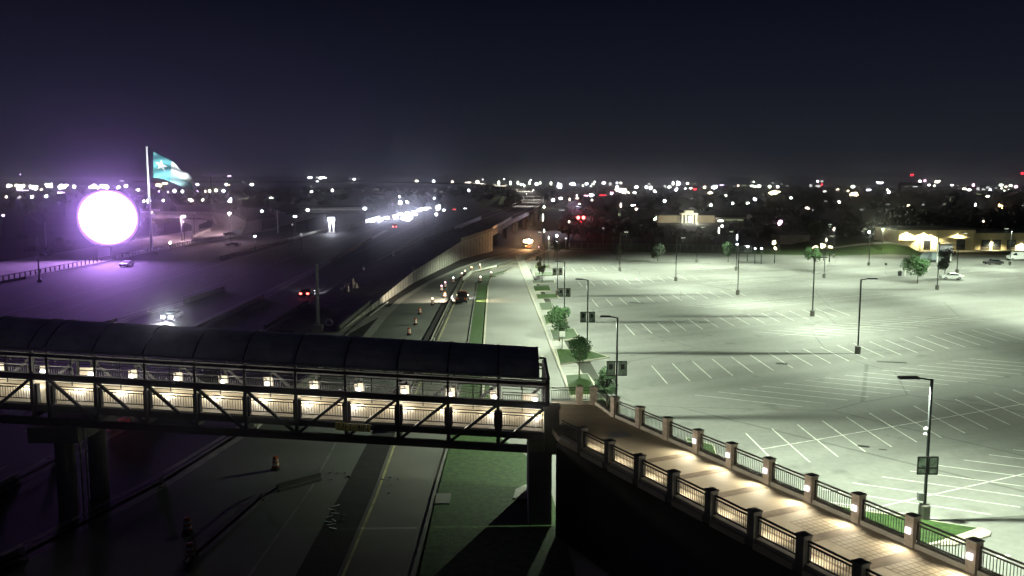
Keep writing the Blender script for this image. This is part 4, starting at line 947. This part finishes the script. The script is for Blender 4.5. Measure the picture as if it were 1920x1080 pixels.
# ------------------------------------------------------------------ fence at the far lot edge, grass bank
t = thing('chain_fence', 'long wire fence with pale posts along the far lot edge', 'fence', (60, 284, 0))
fp0, fp1 = Vector((19, 289, 0)), Vector((75, 276, 0))
for k in range(30):
    x = fp0.lerp(fp1, k / 29); MB().tube((x.x, x.y, -.1), (x.x, x.y, 2.0), .06, .06, 6).build('post', M['galv'], t)
o = MB()
for h in (.15, 1.95): o.beam(fp0 + Vector((0, 0, h)), fp1 + Vector((0, 0, h)), .05, .05)
for k in range(150):
    x = fp0.lerp(fp1, k / 149); o.beam(x + Vector((0, 0, .1)), x + Vector((0, 0, 1.9)), .02, .02)
stuff(o.build('wire', M['galv'], t))
struct(MB().poly([(12, 284, -.02), (60, 270, -.02), (96, 260, -.02), (118, 266, -.02), (118, 300, -.02), (12, 320, -.02)]).build('verge', M['grass']))
bk = MB(); b0 = [G(1560, 476), G(1640, 476), G(1735, 478)]; 
L0 = [G(1560, 474), G(1600, 475), G(1650, 476), G(1700, 478), G(1740, 480)]; hs = [0.05, .9, 2.2, 3.0, 2.0]
L1 = [Vector((p.x, p.y + 14, h)) for p, h in zip(L0, hs)]; L2 = [Vector((p.x, p.y + 40, h + .2)) for p, h in zip(L0, hs)]
bk.strip(L1, L0); bk.strip(L2, L1); struct(bk.build('grass_bank', M['grass']))
bp = MB(); bp.strip([Vector((p.x, p.y + 14.2, h + .07)) for p, h in zip(L0, hs)], [Vector((p.x, p.y + 11.6, h * .85 + .09)) for p, h in zip(L0, hs)]); struct(bp.build('bank_path', M['conc']))

# ------------------------------------------------------------------ tan building with wall packs
Yb = 285.0
xL, xM, xR2 = A(1685, 450, Yb).x, A(1824, 450, Yb).x, A(2010, 450, Yb).x
zT = A(1700, 431, Yb).z; zT2 = A(1870, 437, Yb).z
t = thing('tan_building', 'long tan flat roofed building washed by yellow wall lights', 'building', ((xL + xM) / 2, Yb + 8, 0))
MB().box(((xL + xM) / 2, Yb + 10, zT / 2 - .1), (xM - xL, 20, zT + .2)).build('wall', M['brick'], t)
MB().box(((xL + xM) / 2, Yb + 10, zT + .15), (xM - xL + .6, 20.6, .5)).build('roof', M['roofd'], t)
MB().box(((xM + xR2) / 2 + .05, Yb + 11, zT2 / 2 - .1), (xR2 - xM, 20, zT2 + .2)).build('wall', M['brick'], t)
MB().box(((xM + xR2) / 2 + .3, Yb + 11, zT2 + .15), (xR2 - xM + .4, 20.6, .5)).build('roof', M['roofd'], t)
for px in (1685, 1726, 1754, 1824): x = A(px, 450, Yb).x; MB().box((x + .3, Yb - .12, zT / 2), (.7, .3, zT)).build('pilaster', M['brick'], t)
for px, w_ in ((1738, 1.9), (1801, 2.4), (1851, 2.4), (1871, 2.4), (1899, 2.4)):
    x = A(px, 460, Yb).x; yy = Yb - .04 if px < 1824 else Yb + .96
    f = MB(); f.box((x, yy, 1.6), (w_ + .4, .14, 3.2)); fo_ = f.build('door', M['steel2'], t); MB().box((x, yy - .09, 1.9), (w_ - .2, .05, 2.0)).build('pane', M['glass'], fo_)
MB().box((A(1701, 450, Yb).x, Yb - .5, 3.0), (5.2, 1.0, .25)).build('awning', M['roofd'], t); MB().box((A(1800, 450, Yb).x, Yb - .6, 3.9), (7.0, 1.2, .3)).build('awning', M['brick'], t)
for px, py in ((1700, 437), (1732, 438), (1746, 442), (1797, 440), (1860, 455), (1916, 458)):
    yy = Yb if px < 1824 else Yb + 1; q = A(px, py, yy - .4)
    h = MB(); h.box((q.x, yy - .22, q.z), (.7, .4, .35)); ho = h.build('wall_pack', E['warm'], t)
    lamp('SPOT', 'wall_light', ho, (q.x - (xL + xM) / 2, yy - 1.3 - Yb - 8, q.z - .1), 9000, (1, .85, .45), .15, (R(16), 0, 0), R(158), .6)
q = A(1665, 440, 268); t2 = thing('bank_fill_lamp', 'added pale lamp at the top of the grass bank left of the tan building', 'street light', (q.x, 272, 0)); MB().tube((0, 0, 0), (0, 0, 7.2), .1, .08, 8).build('pole', M['steel'], t2, True); MB().ell((0, 0, 7.3), .3, .3, .25).build('lamp_head', E['cream'], t2, True); lamp('POINT', 'lamp_light', t2, (0, -1, 6.8), 3500, (.95, 1, .6), .2)  # lamp added to light the grass bank
# shelter group
g = G(1704, 517); t = thing('white_shelter', 'small white framed shelter behind the bushy tree', 'shelter', (g.x, g.y, 0))
o = MB()
for sx in (-1.3, 1.3):
    for sy in (-.9, .9): o.box((sx, sy, 1.3), (.16, .16, 2.6))
o.build('frame', M['white'], t, True); MB().add([(-1.7, -1.2, 2.6), (1.7, -1.2, 2.6), (1.7, 1.2, 2.6), (-1.7, 1.2, 2.6), (-1.7, -1.2, 2.72), (1.7, -1.2, 2.9), (1.7, 1.2, 2.9), (-1.7, 1.2, 2.72)], [(0, 3, 2, 1), (4, 5, 6, 7), (0, 1, 5, 4), (1, 2, 6, 5), (2, 3, 7, 6), (3, 0, 4, 7)]).build('roof', M['greyp'], t, True)
g = G(1687, 517); t = thing('litter_bin', 'dark litter bin left of the white shelter', 'litter bin', (g.x, g.y, 0)); MB().lathe((0, 0, 0), [(.42, 0), (.48, .9), (.5, 1.0), (.3, 1.15)], 12).build('drum', M['steel'], t, True); MB().lathe((0, 0, 0), [(.2, 1.15), (.2, 1.2)], 10).build('lid', M['steel2'], t, True)
g = G(1749, 490); t = thing('domed_trailer', 'grey canvas domed trailer beyond the trees', 'trailer', (g.x, g.y, 0))
o = MB(); q = [(2.6 * math.cos(a), 1.0 + 1.6 * math.sin(a)) for a in [math.pi * k / 10 for k in range(11)]]; q = [(2.6, .5)] + q + [(-2.6, .5)]; n = len(q)
o.add([(x, -2.2, z) for x, z in q] + [(x, 2.2, z) for x, z in q], [tuple(range(n)), tuple(range(2 * n - 1, n - 1, -1))] + [(i, n + i, n + (i + 1) % n, (i + 1) % n) for i in range(n)]); o.build('canopy', M['greyp'], t, True)
MB().box((0, 0, .45), (4.8, 4.2, .2)).build('bed', M['steel'], t, True)
for s in (-1, 1): MB().tube((s * 2.0, -2.3, .4), (s * 2.0, -2.0, .4), .4, .4, 12).build('wheel', M['tyre'], t, True)
g = G(1772, 489); t = thing('kiosk', 'lilac panelled kiosk beside the domed trailer', 'kiosk', (g.x, g.y, 0))
MB().box((0, 0, 3.3), (3.6, .3, 2.2)).build('panel', mat('lilac_board', (.2, .19, .22), .7, var=.15, scale=1), t, True)
for s in (-1.5, 1.5): MB().box((s, 0, 1.1), (.25, .25, 2.2)).build('leg', M['white'], t, True)
MB().box((.2, 0, 4.55), (4.4, 1.2, .2)).build('roof', M['roofd'], t, True)
g = G(1758, 492); t = thing('white_post', 'white bollard like post between trailer and kiosk', 'post', (g.x, g.y, 0)); MB().box((0, 0, 2.6), (.45, .45, 5.2)).build('shaft', M['white'], t, True); MB().box((0, 0, 5.25), (.6, .6, .12)).build('cap', M['greyp'], t, True)
g = G(1660, 513); t = thing('small_sign', 'little sign on a thin post out in the lot', 'sign', (g.x, g.y, 0)); MB().tube((0, 0, 0), (0, 0, 2.2), .05, .05, 6).build('post', M['galv'], t, True); MB().box((0, -.06, 2.3), (.6, .05, .5)).build('panel', M['steel2'], t, True)
g = G(1054, 655); t = thing('lot_sign', 'white sign on thin post in the grass island by a small tree', 'sign', (g.x, g.y, .1)); MB().tube((0, 0, 0), (0, 0, 2.2), .05, .05, 6).build('post', M['steel'], t, True); MB().box((0, -.06, 1.95), (.75, .05, .7)).build('panel', M['refl'], t, True)

# columned lit building
Yg = 473.0
t = thing('pavilion', 'bright white columned entrance pavilion of a low distant building', 'building', (A(1292, 410, Yg).x, Yg, 0))
x0_ = A(1278, 410, Yg).x; x1_ = A(1304, 410, Yg).x; zt = A(1292, 402, Yg).z; zb = A(1292, 416, Yg).z
o = MB(); o.box(((x0_ + x1_) / 2, Yg, zt + .3), (x1_ - x0_ + 1.6, 6, .9)); o.box(((x0_ + x1_) / 2, Yg, zt + 1.4), (4.6, 4, 1.3)); o.build('roof', mat('lit_stone', (.8, .78, .62), .7, var=.05, scale=1), t)
for k in range(5):
    if k == 2: continue
    x = x0_ + (x1_ - x0_) * k / 4; MB().tube((x, Yg - 2.2, -.1), (x, Yg - 2.2, zt - .1), .5, .45, 10).build('column', MATS['lit_stone'], t)
MB().box(((x0_ + x1_) / 2, Yg + 2, zt / 2), (x1_ - x0_, .4, zt)).build('rear_wall', M['roofd'], t)  # dark colour stands for shade behind the columns
MB().box(((x0_ + x1_) / 2 + .2, Yg - 2.6, zt * .45), (1.5, .5, zt * .7)).build('door', E['green'], t)
for px0, px1 in ((1234, 1276), (1306, 1345)):
    a, b = A(px0, 410, Yg + 3).x, A(px1, 410, Yg + 3).x; MB().box(((a + b) / 2, Yg + 7, 1.8), (b - a, 8, 4.0)).build('wing', M['brick'], t); MB().box(((a + b) / 2, Yg + 7, 3.95), (b - a + .6, 8.8, .35)).build('wing_roof', M['roofd'], t)
for s, pw in ((-5, 2600), (5, 2600)): lamp('POINT', 'flood_light', t, (s * .5, -9, 1.0), pw, (1, .98, .75), .4)
lamp('POINT', 'flood_light', t, (0, -5, 8.3), 500, (1, .98, .75), .4); lamp('POINT', 'wing_light', t, (-13, -3, 2.4), 130, (1, .7, .5), .3); lamp('POINT', 'wing_light', t, (13, -3, 2.4), 130, (1, .7, .5), .3)
# plain far buildings
for k, (px0, px1, py, Yd, hh, lb) in enumerate(((560, 700, 395, 620, 4, 'long low shed far behind the main lanes'), (622, 652, 350, 1300, 9, 'pale flat building on the horizon above the main lanes'), (1410, 1440, 424, 460, 4.5, 'grey gabled house left of the pink lamp'),
        (1462, 1520, 462, 310, 3.2, 'long low dark shed at the lot edge right of the warm lamp'), (1345, 1402, 417, 470, 3, 'low shopfront lit greenish beside the pavilion'), (1690, 1730, 350, 1300, 16, 'dark tall block on the skyline at the right'), (1095, 1135, 408, 470, 3.5, 'low dim building right of the red signals'), (690, 720, 360, 1050, 5, 'small arched building far over the lanes'))):
    a, b = A(px0, py, Yd).x, A(px1, py, Yd).x
    t = thing('far_building', lb, 'building', ((a + b) / 2, Yd, 0)); MB().box(((a + b) / 2, Yd + 6, hh / 2 - .1), (b - a, 10, hh + .2)).build('wall', M['conc_d'], t); 
    o = MB(); c_ = (a + b) / 2; o.add([(a - .5, Yd + .5, hh), (b + .5, Yd + .5, hh), (b + .5, Yd + 11.5, hh), (a - .5, Yd + 11.5, hh), (a, Yd + 6, hh * 1.3), (b, Yd + 6, hh * 1.3)], [(0, 1, 5, 4), (2, 3, 4, 5), (1, 2, 5), (3, 0, 4), (0, 3, 2, 1)]); o.build('roof', M['roofd'], t)
    if k in (0, 4, 6): MB().box(((a + b) / 2, Yd + .9, hh * .6), ((b - a) * .7, .2, .5)).build('lit_window', E['dimg'] if k == 4 else E['dim'], t)

# ------------------------------------------------------------------ distant lamps
FL = """38 350 20 14 white|18 348 20 9 white|62 351 20 12 white|92 348 15 12 cool|78 355 8 7 white|118 350 24 14 white|139 350 7 7 white|40 357 36 3 violet|115 361 18 5 violet|12 369 9 9 white|37 369 9 9 white|61 369 9 9 white|86 368 9 9 white
38 327 3 3 violet|6 404 6 5 violet|176 350 26 13 white|198 350 24 12 white|222 351 10 9 white|237 349 10 9 white|228 339 9 2 violet|259 356 12 7 white|270 377 8 8 white|280 377 12 12 white|306 376 8 8 white|297 347 16 9 warm|309 344 12 4 warm|298 359 4 4 violet|315 360 4 4 violet|327 358 7 7 cool|342 359 6 6 cool|350 359 3 4 dim|370 359 4 4 violet|385 359 4 5 white|393 358 6 6 white|405 357 7 6 white|419 358 7 5 white|370 346 7 4 white|424 346 6 5 white|430 347 3 3 white|472 346 8 5 white|455 340 4 4 dim|358 375 11 10 white|380 375 8 8 white|432 375 11 11 cool|449 374 12 5 dimg|462 372 14 6 dimg|477 370 3 5 dimg|397 375 3 3 dim|395 329.5 36 2 dimv|430 330 10 2 violet|363 399 5 3 dim|478 443 6 4 cool|319 455 8 9 white
581 333 10 4 white|594 333 5 4 white|605 333 18 6 white|595 340 6 2 white|584 349 4 4 dim|584 360 6 5 white|623 357 5 6 white|508 371 14 4 green|491 396 6 5 cool|577 394 7 6 white|554 406 11 6 cool|684 391 8 6 cool|664 336 6 4 white|656 335 4 3 dim|674 335 4 4 dim|680 357 4 4 dim|548 421 4 4 dim|565 440 7 7 dim|707 355 14 6 dim
751 380 12 12 cool|763 379 9 9 cool|736 383 5 6 dimv|749 369 4 5 cool|795 393 18 8 white|821 388 12 11 cool|818 402 6 6 white|832 394 6 4 white|781 340 7 6 white|813 340 6 6 white|848 341 6 5 white|879 342 18 4 white|895 341 8 6 white|935 343 5 9 green|957 343 5 8 green|879 357 5 6 white|746 358 4 4 dim|774 359 6 2 dim|816 358 5 5 dim|827 359 8 3 dim|814 372 4 5 cool
971 343 5 8 green|977 346 6 5 green|983 348 4 5 green|993 343 5 7 green|1006 345 8 6 white|1013 343 4 6 green|1033 344 5 7 green|1050 348 14 14 cool|1070 345 5 4 cool|1076 345 11 9 cool|1086 344 4 4 dim|1093 348 4 4 green|1099 345 9 8 cool|1112 345 6 4 green|1115 341 4 4 green|1108 349 4 3 green|1132 343 8 5 white|1144 345 7 7 white|1157 343 4 4 cool|1164 343 5 4 white|1157 351 7 6 cool|1165 357 26 14 white|1176 361 14 8 white|1193 351 13 9 white|1190 361 12 6 white|1098 368 10 5 pink|1109 366 14 8 white|1146 363 9 8 pink|1130 366 16 2 red|1110 375 4 4 white|1082 372 7 3 white|1068 374 4 6 white|1051 372 8 5 white|1037 375 7 6 white|1186 385 12 5 white|1193 392 6 5 white|1164 385 4 10 white|1161 402 6 7 dimg|1067 416 4 5 white|1131 428 5 4 dim|1053 394 14 3 dim|1020 388 8 8 green|1018 408 3 16 green|1020 433 3 8 green|1029 446 3 9 green|1044 442 5 6 white|1043 454 5 7 white|1061 447 5 4 white
1212 351 7 6 cool|1217 345 6 4 white|1220 352 7 7 white|1227 358 8 8 white|1246 349 8 7 white|1255 351 7 6 white|1262 344 5 7 white|1273 344 10 12 cool|1269 355 9 12 cool|1289 344 6 5 white|1303 344 7 4 dim|1285 354 5 4 white|1295 353 6 3 white|1303 355 8 4 red|1321 351 7 6 white|1339 351 12 12 cool|1332 361 10 8 warm|1353 347 10 2 violet|1361 367 8 8 green|1374 381 8 7 white|1401 381 8 7 green|1416 374 10 9 cool|1376 349 4 3 dim|1384 348 5 4 white|1396 348 12 3 dimg|1412 349 20 5 green|1423 349 9 6 green|1413 341 4 3 green|1408 341 3 3 dim|1297 372 6 4 dim|1246 377 6 6 white|1333 384 9 9 green|1431 365 4 4 dimg|1229 410 8 9 green|1351 414 12 4 green|1368 413 16 3 dimg|1388 413 14 3 dimg|1354 424 5 5 white|1348 432 3 14 green|1382 445 3 16 white|1382 458 5 4 cool|1402 462 6 5 cool|1416 466 4 3 cool|1428 466 5 3 cool
1449 343 7 4 dim|1443 350 7 6 green|1458 350 6 5 white|1452 361 28 12 warm|1466 345 4 4 dim|1476 348 4 3 dim|1520 348 6 6 white|1535 349 14 8 white|1533 340 5 4 white|1541 340 7 4 white|1541 346 4 5 red|1558 347 6 2 dim|1571 356 8 5 white|1546 359 6 2 white|1582 357 4 4 dim|1599 350 9 6 green|1602 364 20 11 warm|1590 358 5 4 warm|1630 356 13 5 white|1650 343 17 6 white|1664 356 4 4 white|1667 361 7 6 white|1483 371 6 5 green|1514 390 9 8 white|1524 394 4 4 dim|1548 377 7 3 dim|1574 379 9 7 white|1665 383 8 3 dim|1616 393 10 4 dim|1663 394 3 3 dim|1462 418 14 14 pink|1452 455 10 12 warm|1453 465 7 10 warm|1530 463 16 7 warm|1545 461 14 12 warm|1556 463 12 7 warm|1564 430 5 7 white|1549 450 4 8 white|1630 435 6 6 green
1710 328 8 4 red|1725 340 6 5 white|1734 339 6 5 pink|1742 347 6 4 white|1758 341 13 8 white|1752 348 5 4 green|1716 350 12 2 white|1700 350 10 1.6 dim|1726 347 5 3 dim|1785 347 7 3 white|1796 348 5 3 dim|1797 354 4 3 dim|1694 356 4 3 dim|1702 356 4 3 dim|1808 354 9 4 white|1817 356 9 4 white|1825 347 6 7 pink|1833 354 10 7 white|1843 355 10 6 white|1857 357 8 11 white|1852 352 8 5 white|1868 352 6 4 dim|1877 347 9 5 green|1878 353 4 4 green|1886 350 7 4 white|1895 348 8 4 green|1905 350 8 6 pink|1883 358 4 4 green|1891 357 4 5 green|1898 362 12 2 dim|1907 363 4 4 dim|1915 358 6 4 dim|1917 325 8 5 red|1852 368 8 4 green|1835 364 20 4 dimg|1700 386 12 5 warm|1731 384 6 4 dim|1771 383 5 4 dimg|1782 374 2 10 dimg|1829 385 3 9 white|1877 388 14 13 orange|1817 400 8 3 dim|1844 415 4 4 white|1918 386 4 4 dim"""
names = {'white': 'white', 'cool': 'bluish white', 'green': 'greenish white', 'warm': 'yellow', 'orange': 'orange', 'red': 'red', 'pink': 'pink', 'violet': 'violet', 'dim': 'faint grey', 'dimg': 'faint green', 'dimv': 'faint violet'}
zones = [(150, 'left of the billboard'), (285, 'between billboard and flagpole'), (480, 'right of the flag'), (700, 'over the main lanes'), (1020, 'along the flyover'), (1200, 'above the red signals'), (1440, 'above the white pavilion'), (1680, 'left of the tan building'), (3000, 'above the tan building')]
lamps_ = []  # heads sized to their glare; lit poles and a tree glow here too
for tok in FL.replace('\n', '|').split('|'):
    px, py, sx, sy, c_ = tok.split(); px, py, sx, sy = map(float, (px, py, sx, sy))
    hpref = 9.0
    Dz = (HC - hpref) * F / max(3.0, py - 340)
    D = min(1500, Dz, 13000 / max(sx, 6)); D = max(D, 300)
    if py > 455: D = (HC - 4) * F / (py - 340)
    if py > 425: D = min(D, 285)
    q = A(px, py, D); rx = sx / F * D / 2; rz_ = sy / F * D / 2
    if q.z < 1.5: D = (HC - 3) * F / (py - 340); q = A(px, py, D); rx = sx / F * D / 2; rz_ = sy / F * D / 2
    zone = next(zl for zx, zl in zones if px < zx); hor = 'on horizon' if py < 353 else ('below skyline' if py < 385 else 'before the trees')
    big = 'big blazing' if sx * sy > 110 else ('small' if sx * sy > 22 else 'tiny')
    wide = sx > 1.9 * sy
    lb = '%s %s %s %s %s' % (big, names[c_].replace('bluish white', 'bluish').replace('faint ', 'faint-').replace('greenish white', 'greenish'), 'strip' if wide else 'lamp', hor, zone)
    t = thing('floodlight' if big[0] == 'b' else 'street_light', lb, 'street light', (q.x, q.y, 0), 0, lb[:60])  # also names the lit poles and the tree that glow as lamps
    MB().tube((0, 0, -.1), (0, 0, max(.3, q.z - rz_ * .6)), .14, .09, 5).build('pole', M['steel'], t, True)
    o = MB(); rx *= .95; rz_ *= .95
    if sx * sy > 55:
        nn_ = int(min(7, 2 + sx * sy / 45)); o.ell((0, 0, q.z), rx * .55, min(rx, .8), rz_ * .62, 8, 5)
        for j in range(nn_): o.ell((rx * rnd.uniform(-.72, .72), 0, q.z + rz_ * rnd.uniform(-.5, .5)), rx * rnd.uniform(.2, .42), .4, rz_ * rnd.uniform(.25, .5), 8, 5)
    else: o.ell((0, 0, q.z), rx, min(rx, .8), rz_, 7, 5)
    cc_ = c_ if c_ != 'white' else rnd.choice(['white', 'white', 'cool', 'cream', 'peach', 'soft'])
    o.build('lamp_head', E[cc_], t, True, sx * sy < 56); lamps_.append((t, px, lb))
ORD = 'first second third fourth fifth sixth seventh eighth ninth tenth eleventh twelfth thirteenth fourteenth fifteenth sixteenth seventeenth eighteenth nineteenth twentieth'.split()
def number(items, fmt):
    by = {}
    for o_, px_, lb_ in items: by.setdefault(lb_, []).append((px_, o_))
    for lb_, l in by.items():
        l.sort(key=lambda a: a[0])
        for k, (px_, o_) in enumerate(l):
            if len(l) > 1: o_['label'] = fmt % (lb_, ordw(k + 1))
            o_['group'] = lb_
number(lamps_, '%s, %s from left')
# lamps added near the loop ramp and over the flyover to make both visible
for k, (px, py, Yd, pw, col, lb) in enumerate(((283, 398, 350, 9000, (1, .55, .8), 'added pinkish lamp by the loop ramp, straight behind the flagpole'), (430, 400, 330, 9000, (1, .65, .8), 'added pale pink lamp over the far curve of the loop ramp'), (345, 425, 330, 9000, (1, .6, .8), 'added low pink lamp in front of the hammerhead pier'),
      (905, 341, 1120, 9000, (1, .95, .8), 'added flyover mast lamp at the far bend, first in a row of three'), (945, 341, 960, 5000, (1, .95, .8), 'added flyover mast lamp at the bend, middle of a row of three'), (995, 345, 720, 2500, (1, .95, .8), 'added flyover mast lamp nearest the red signals, last in a row of three'))):
    q = A(px, py, Yd); q.z = max(q.z, 9) if k < 3 else q.z + 3; t = thing('street_light', lb, 'street light', (q.x, Yd, 0)); MB().tube((0, 0, -.1), (0, 0, q.z), .14, .09, 6).build('pole', M['steel'], t, True)  # added lamps, poles and heads included
    MB().ell((0, 0, q.z), .7, .4, .4).build('lamp_head', E['white'], t, True); lamp('POINT', 'lamp_light', t, (0, 0, q.z - 1), pw, col, .3) if k < 3 else lamp('SPOT', 'lamp_light', t, (0, -4, q.z + 3), pw * 24, col, .3, (R(10), 0, 0), R(150), .5)
q = G(622, 437); t = thing('sign_tower', 'glaring white sign box on two lit white legs among the western lanes', 'sign', (q.x, q.y, 0)); zt_ = A(622, 411, q.y).z
for s_ in (-.9, .9): MB().tube((s_, 0, -.1), (s_, 0, zt_ - 1), .3, .3, 8).build('leg', M['refl'], t, True)
MB().box((0, 0, .3), (3.4, 1.2, .5)).build('base', M['conc'], t, True); MB().box((0, 0, zt_), (3.2, .7, 1.9)).build('box', M['steel'], t, True); MB().box((0, -.38, zt_), (2.9, .06, 1.6)).build('lit_face', E['cool'], t, True)
lamp('POINT', 'sign_light', t, (0, -1.6, zt_ - 1.6), 4200, (.85, .88, 1), .2)
for k, (x_, Y_, z_, lb) in enumerate(((30, 395, 12, 'added lamp at the outer foot of the flyover, nearer of two'), (38, 520, 14, 'added lamp at the outer foot of the flyover, farther of two'))):  # two lamps added to light the flyover's outer side
    t = thing('street_light', lb, 'street light', (x_, Y_, 0)); MB().tube((0, 0, -.1), (0, 0, z_), .14, .09, 6).build('pole', M['steel'], t, True)  # added lamp, pole and head included
    MB().ell((0, 0, z_), .5, .4, .3).build('lamp_head', E['cream'], t, True); d_ = Vector((-18, 22 if k else -10, -4)); lamp('SPOT', 'lamp_light', t, (0, -.5, z_ - .8), 30000, (.85, .75, 1), .3, tuple(d_.to_track_quat('-Z', 'Y').to_euler()), R(120), .6)
# a few far poles without a visible lamp
for k, (px, py0, py1, Yd, lb) in enumerate(((74, 447, 528, 193, 'thin dark pole in front of the pale service road'), (86, 416, 452, 300, 'faint pale pole left of the billboard'), (341, 402, 448, 330, 'pale pole before the hammerhead pier'), (521, 394, 437, 380, 'slim pale mast below a row of lamps over the lanes'))):
    a, b = A(px, py0, Yd), A(px, py1, Yd); t = thing('pole', lb, 'pole', (b.x, Yd, 0)); MB().tube((0, 0, -.1), (0, 0, a.z), .25 if k else .2, .15, 8).build('shaft', M['steel'] if k == 0 else M['galv'], t, True); MB().box((0, 0, .2), (.7, .7, .5)).build('footing', M['conc_d'], t, True)

# ------------------------------------------------------------------ veil volume
if HAZE_D > 0:  # added scattering volume, stands in for lens veil and bloom
    o = MB(); o.prism([(-5100, -80), (5100, -80), (5100, 5300), (-5100, 5300)], -1.2, 40)
    hm = bpy.data.materials.new('haze'); hm.use_nodes = True; n = hm.node_tree; n.nodes.clear(); ou = n.nodes.new('ShaderNodeOutputMaterial'); pv = n.nodes.new('ShaderNodeVolumePrincipled')
    pv.inputs['Density'].default_value = HAZE_D; pv.inputs['Color'].default_value = (.9, .9, 1, 1); pv.inputs['Anisotropy'].default_value = .97; n.links.new(pv.outputs[0], ou.inputs['Volume'])
    hz = o.build('haze', hm); stuff(hz)
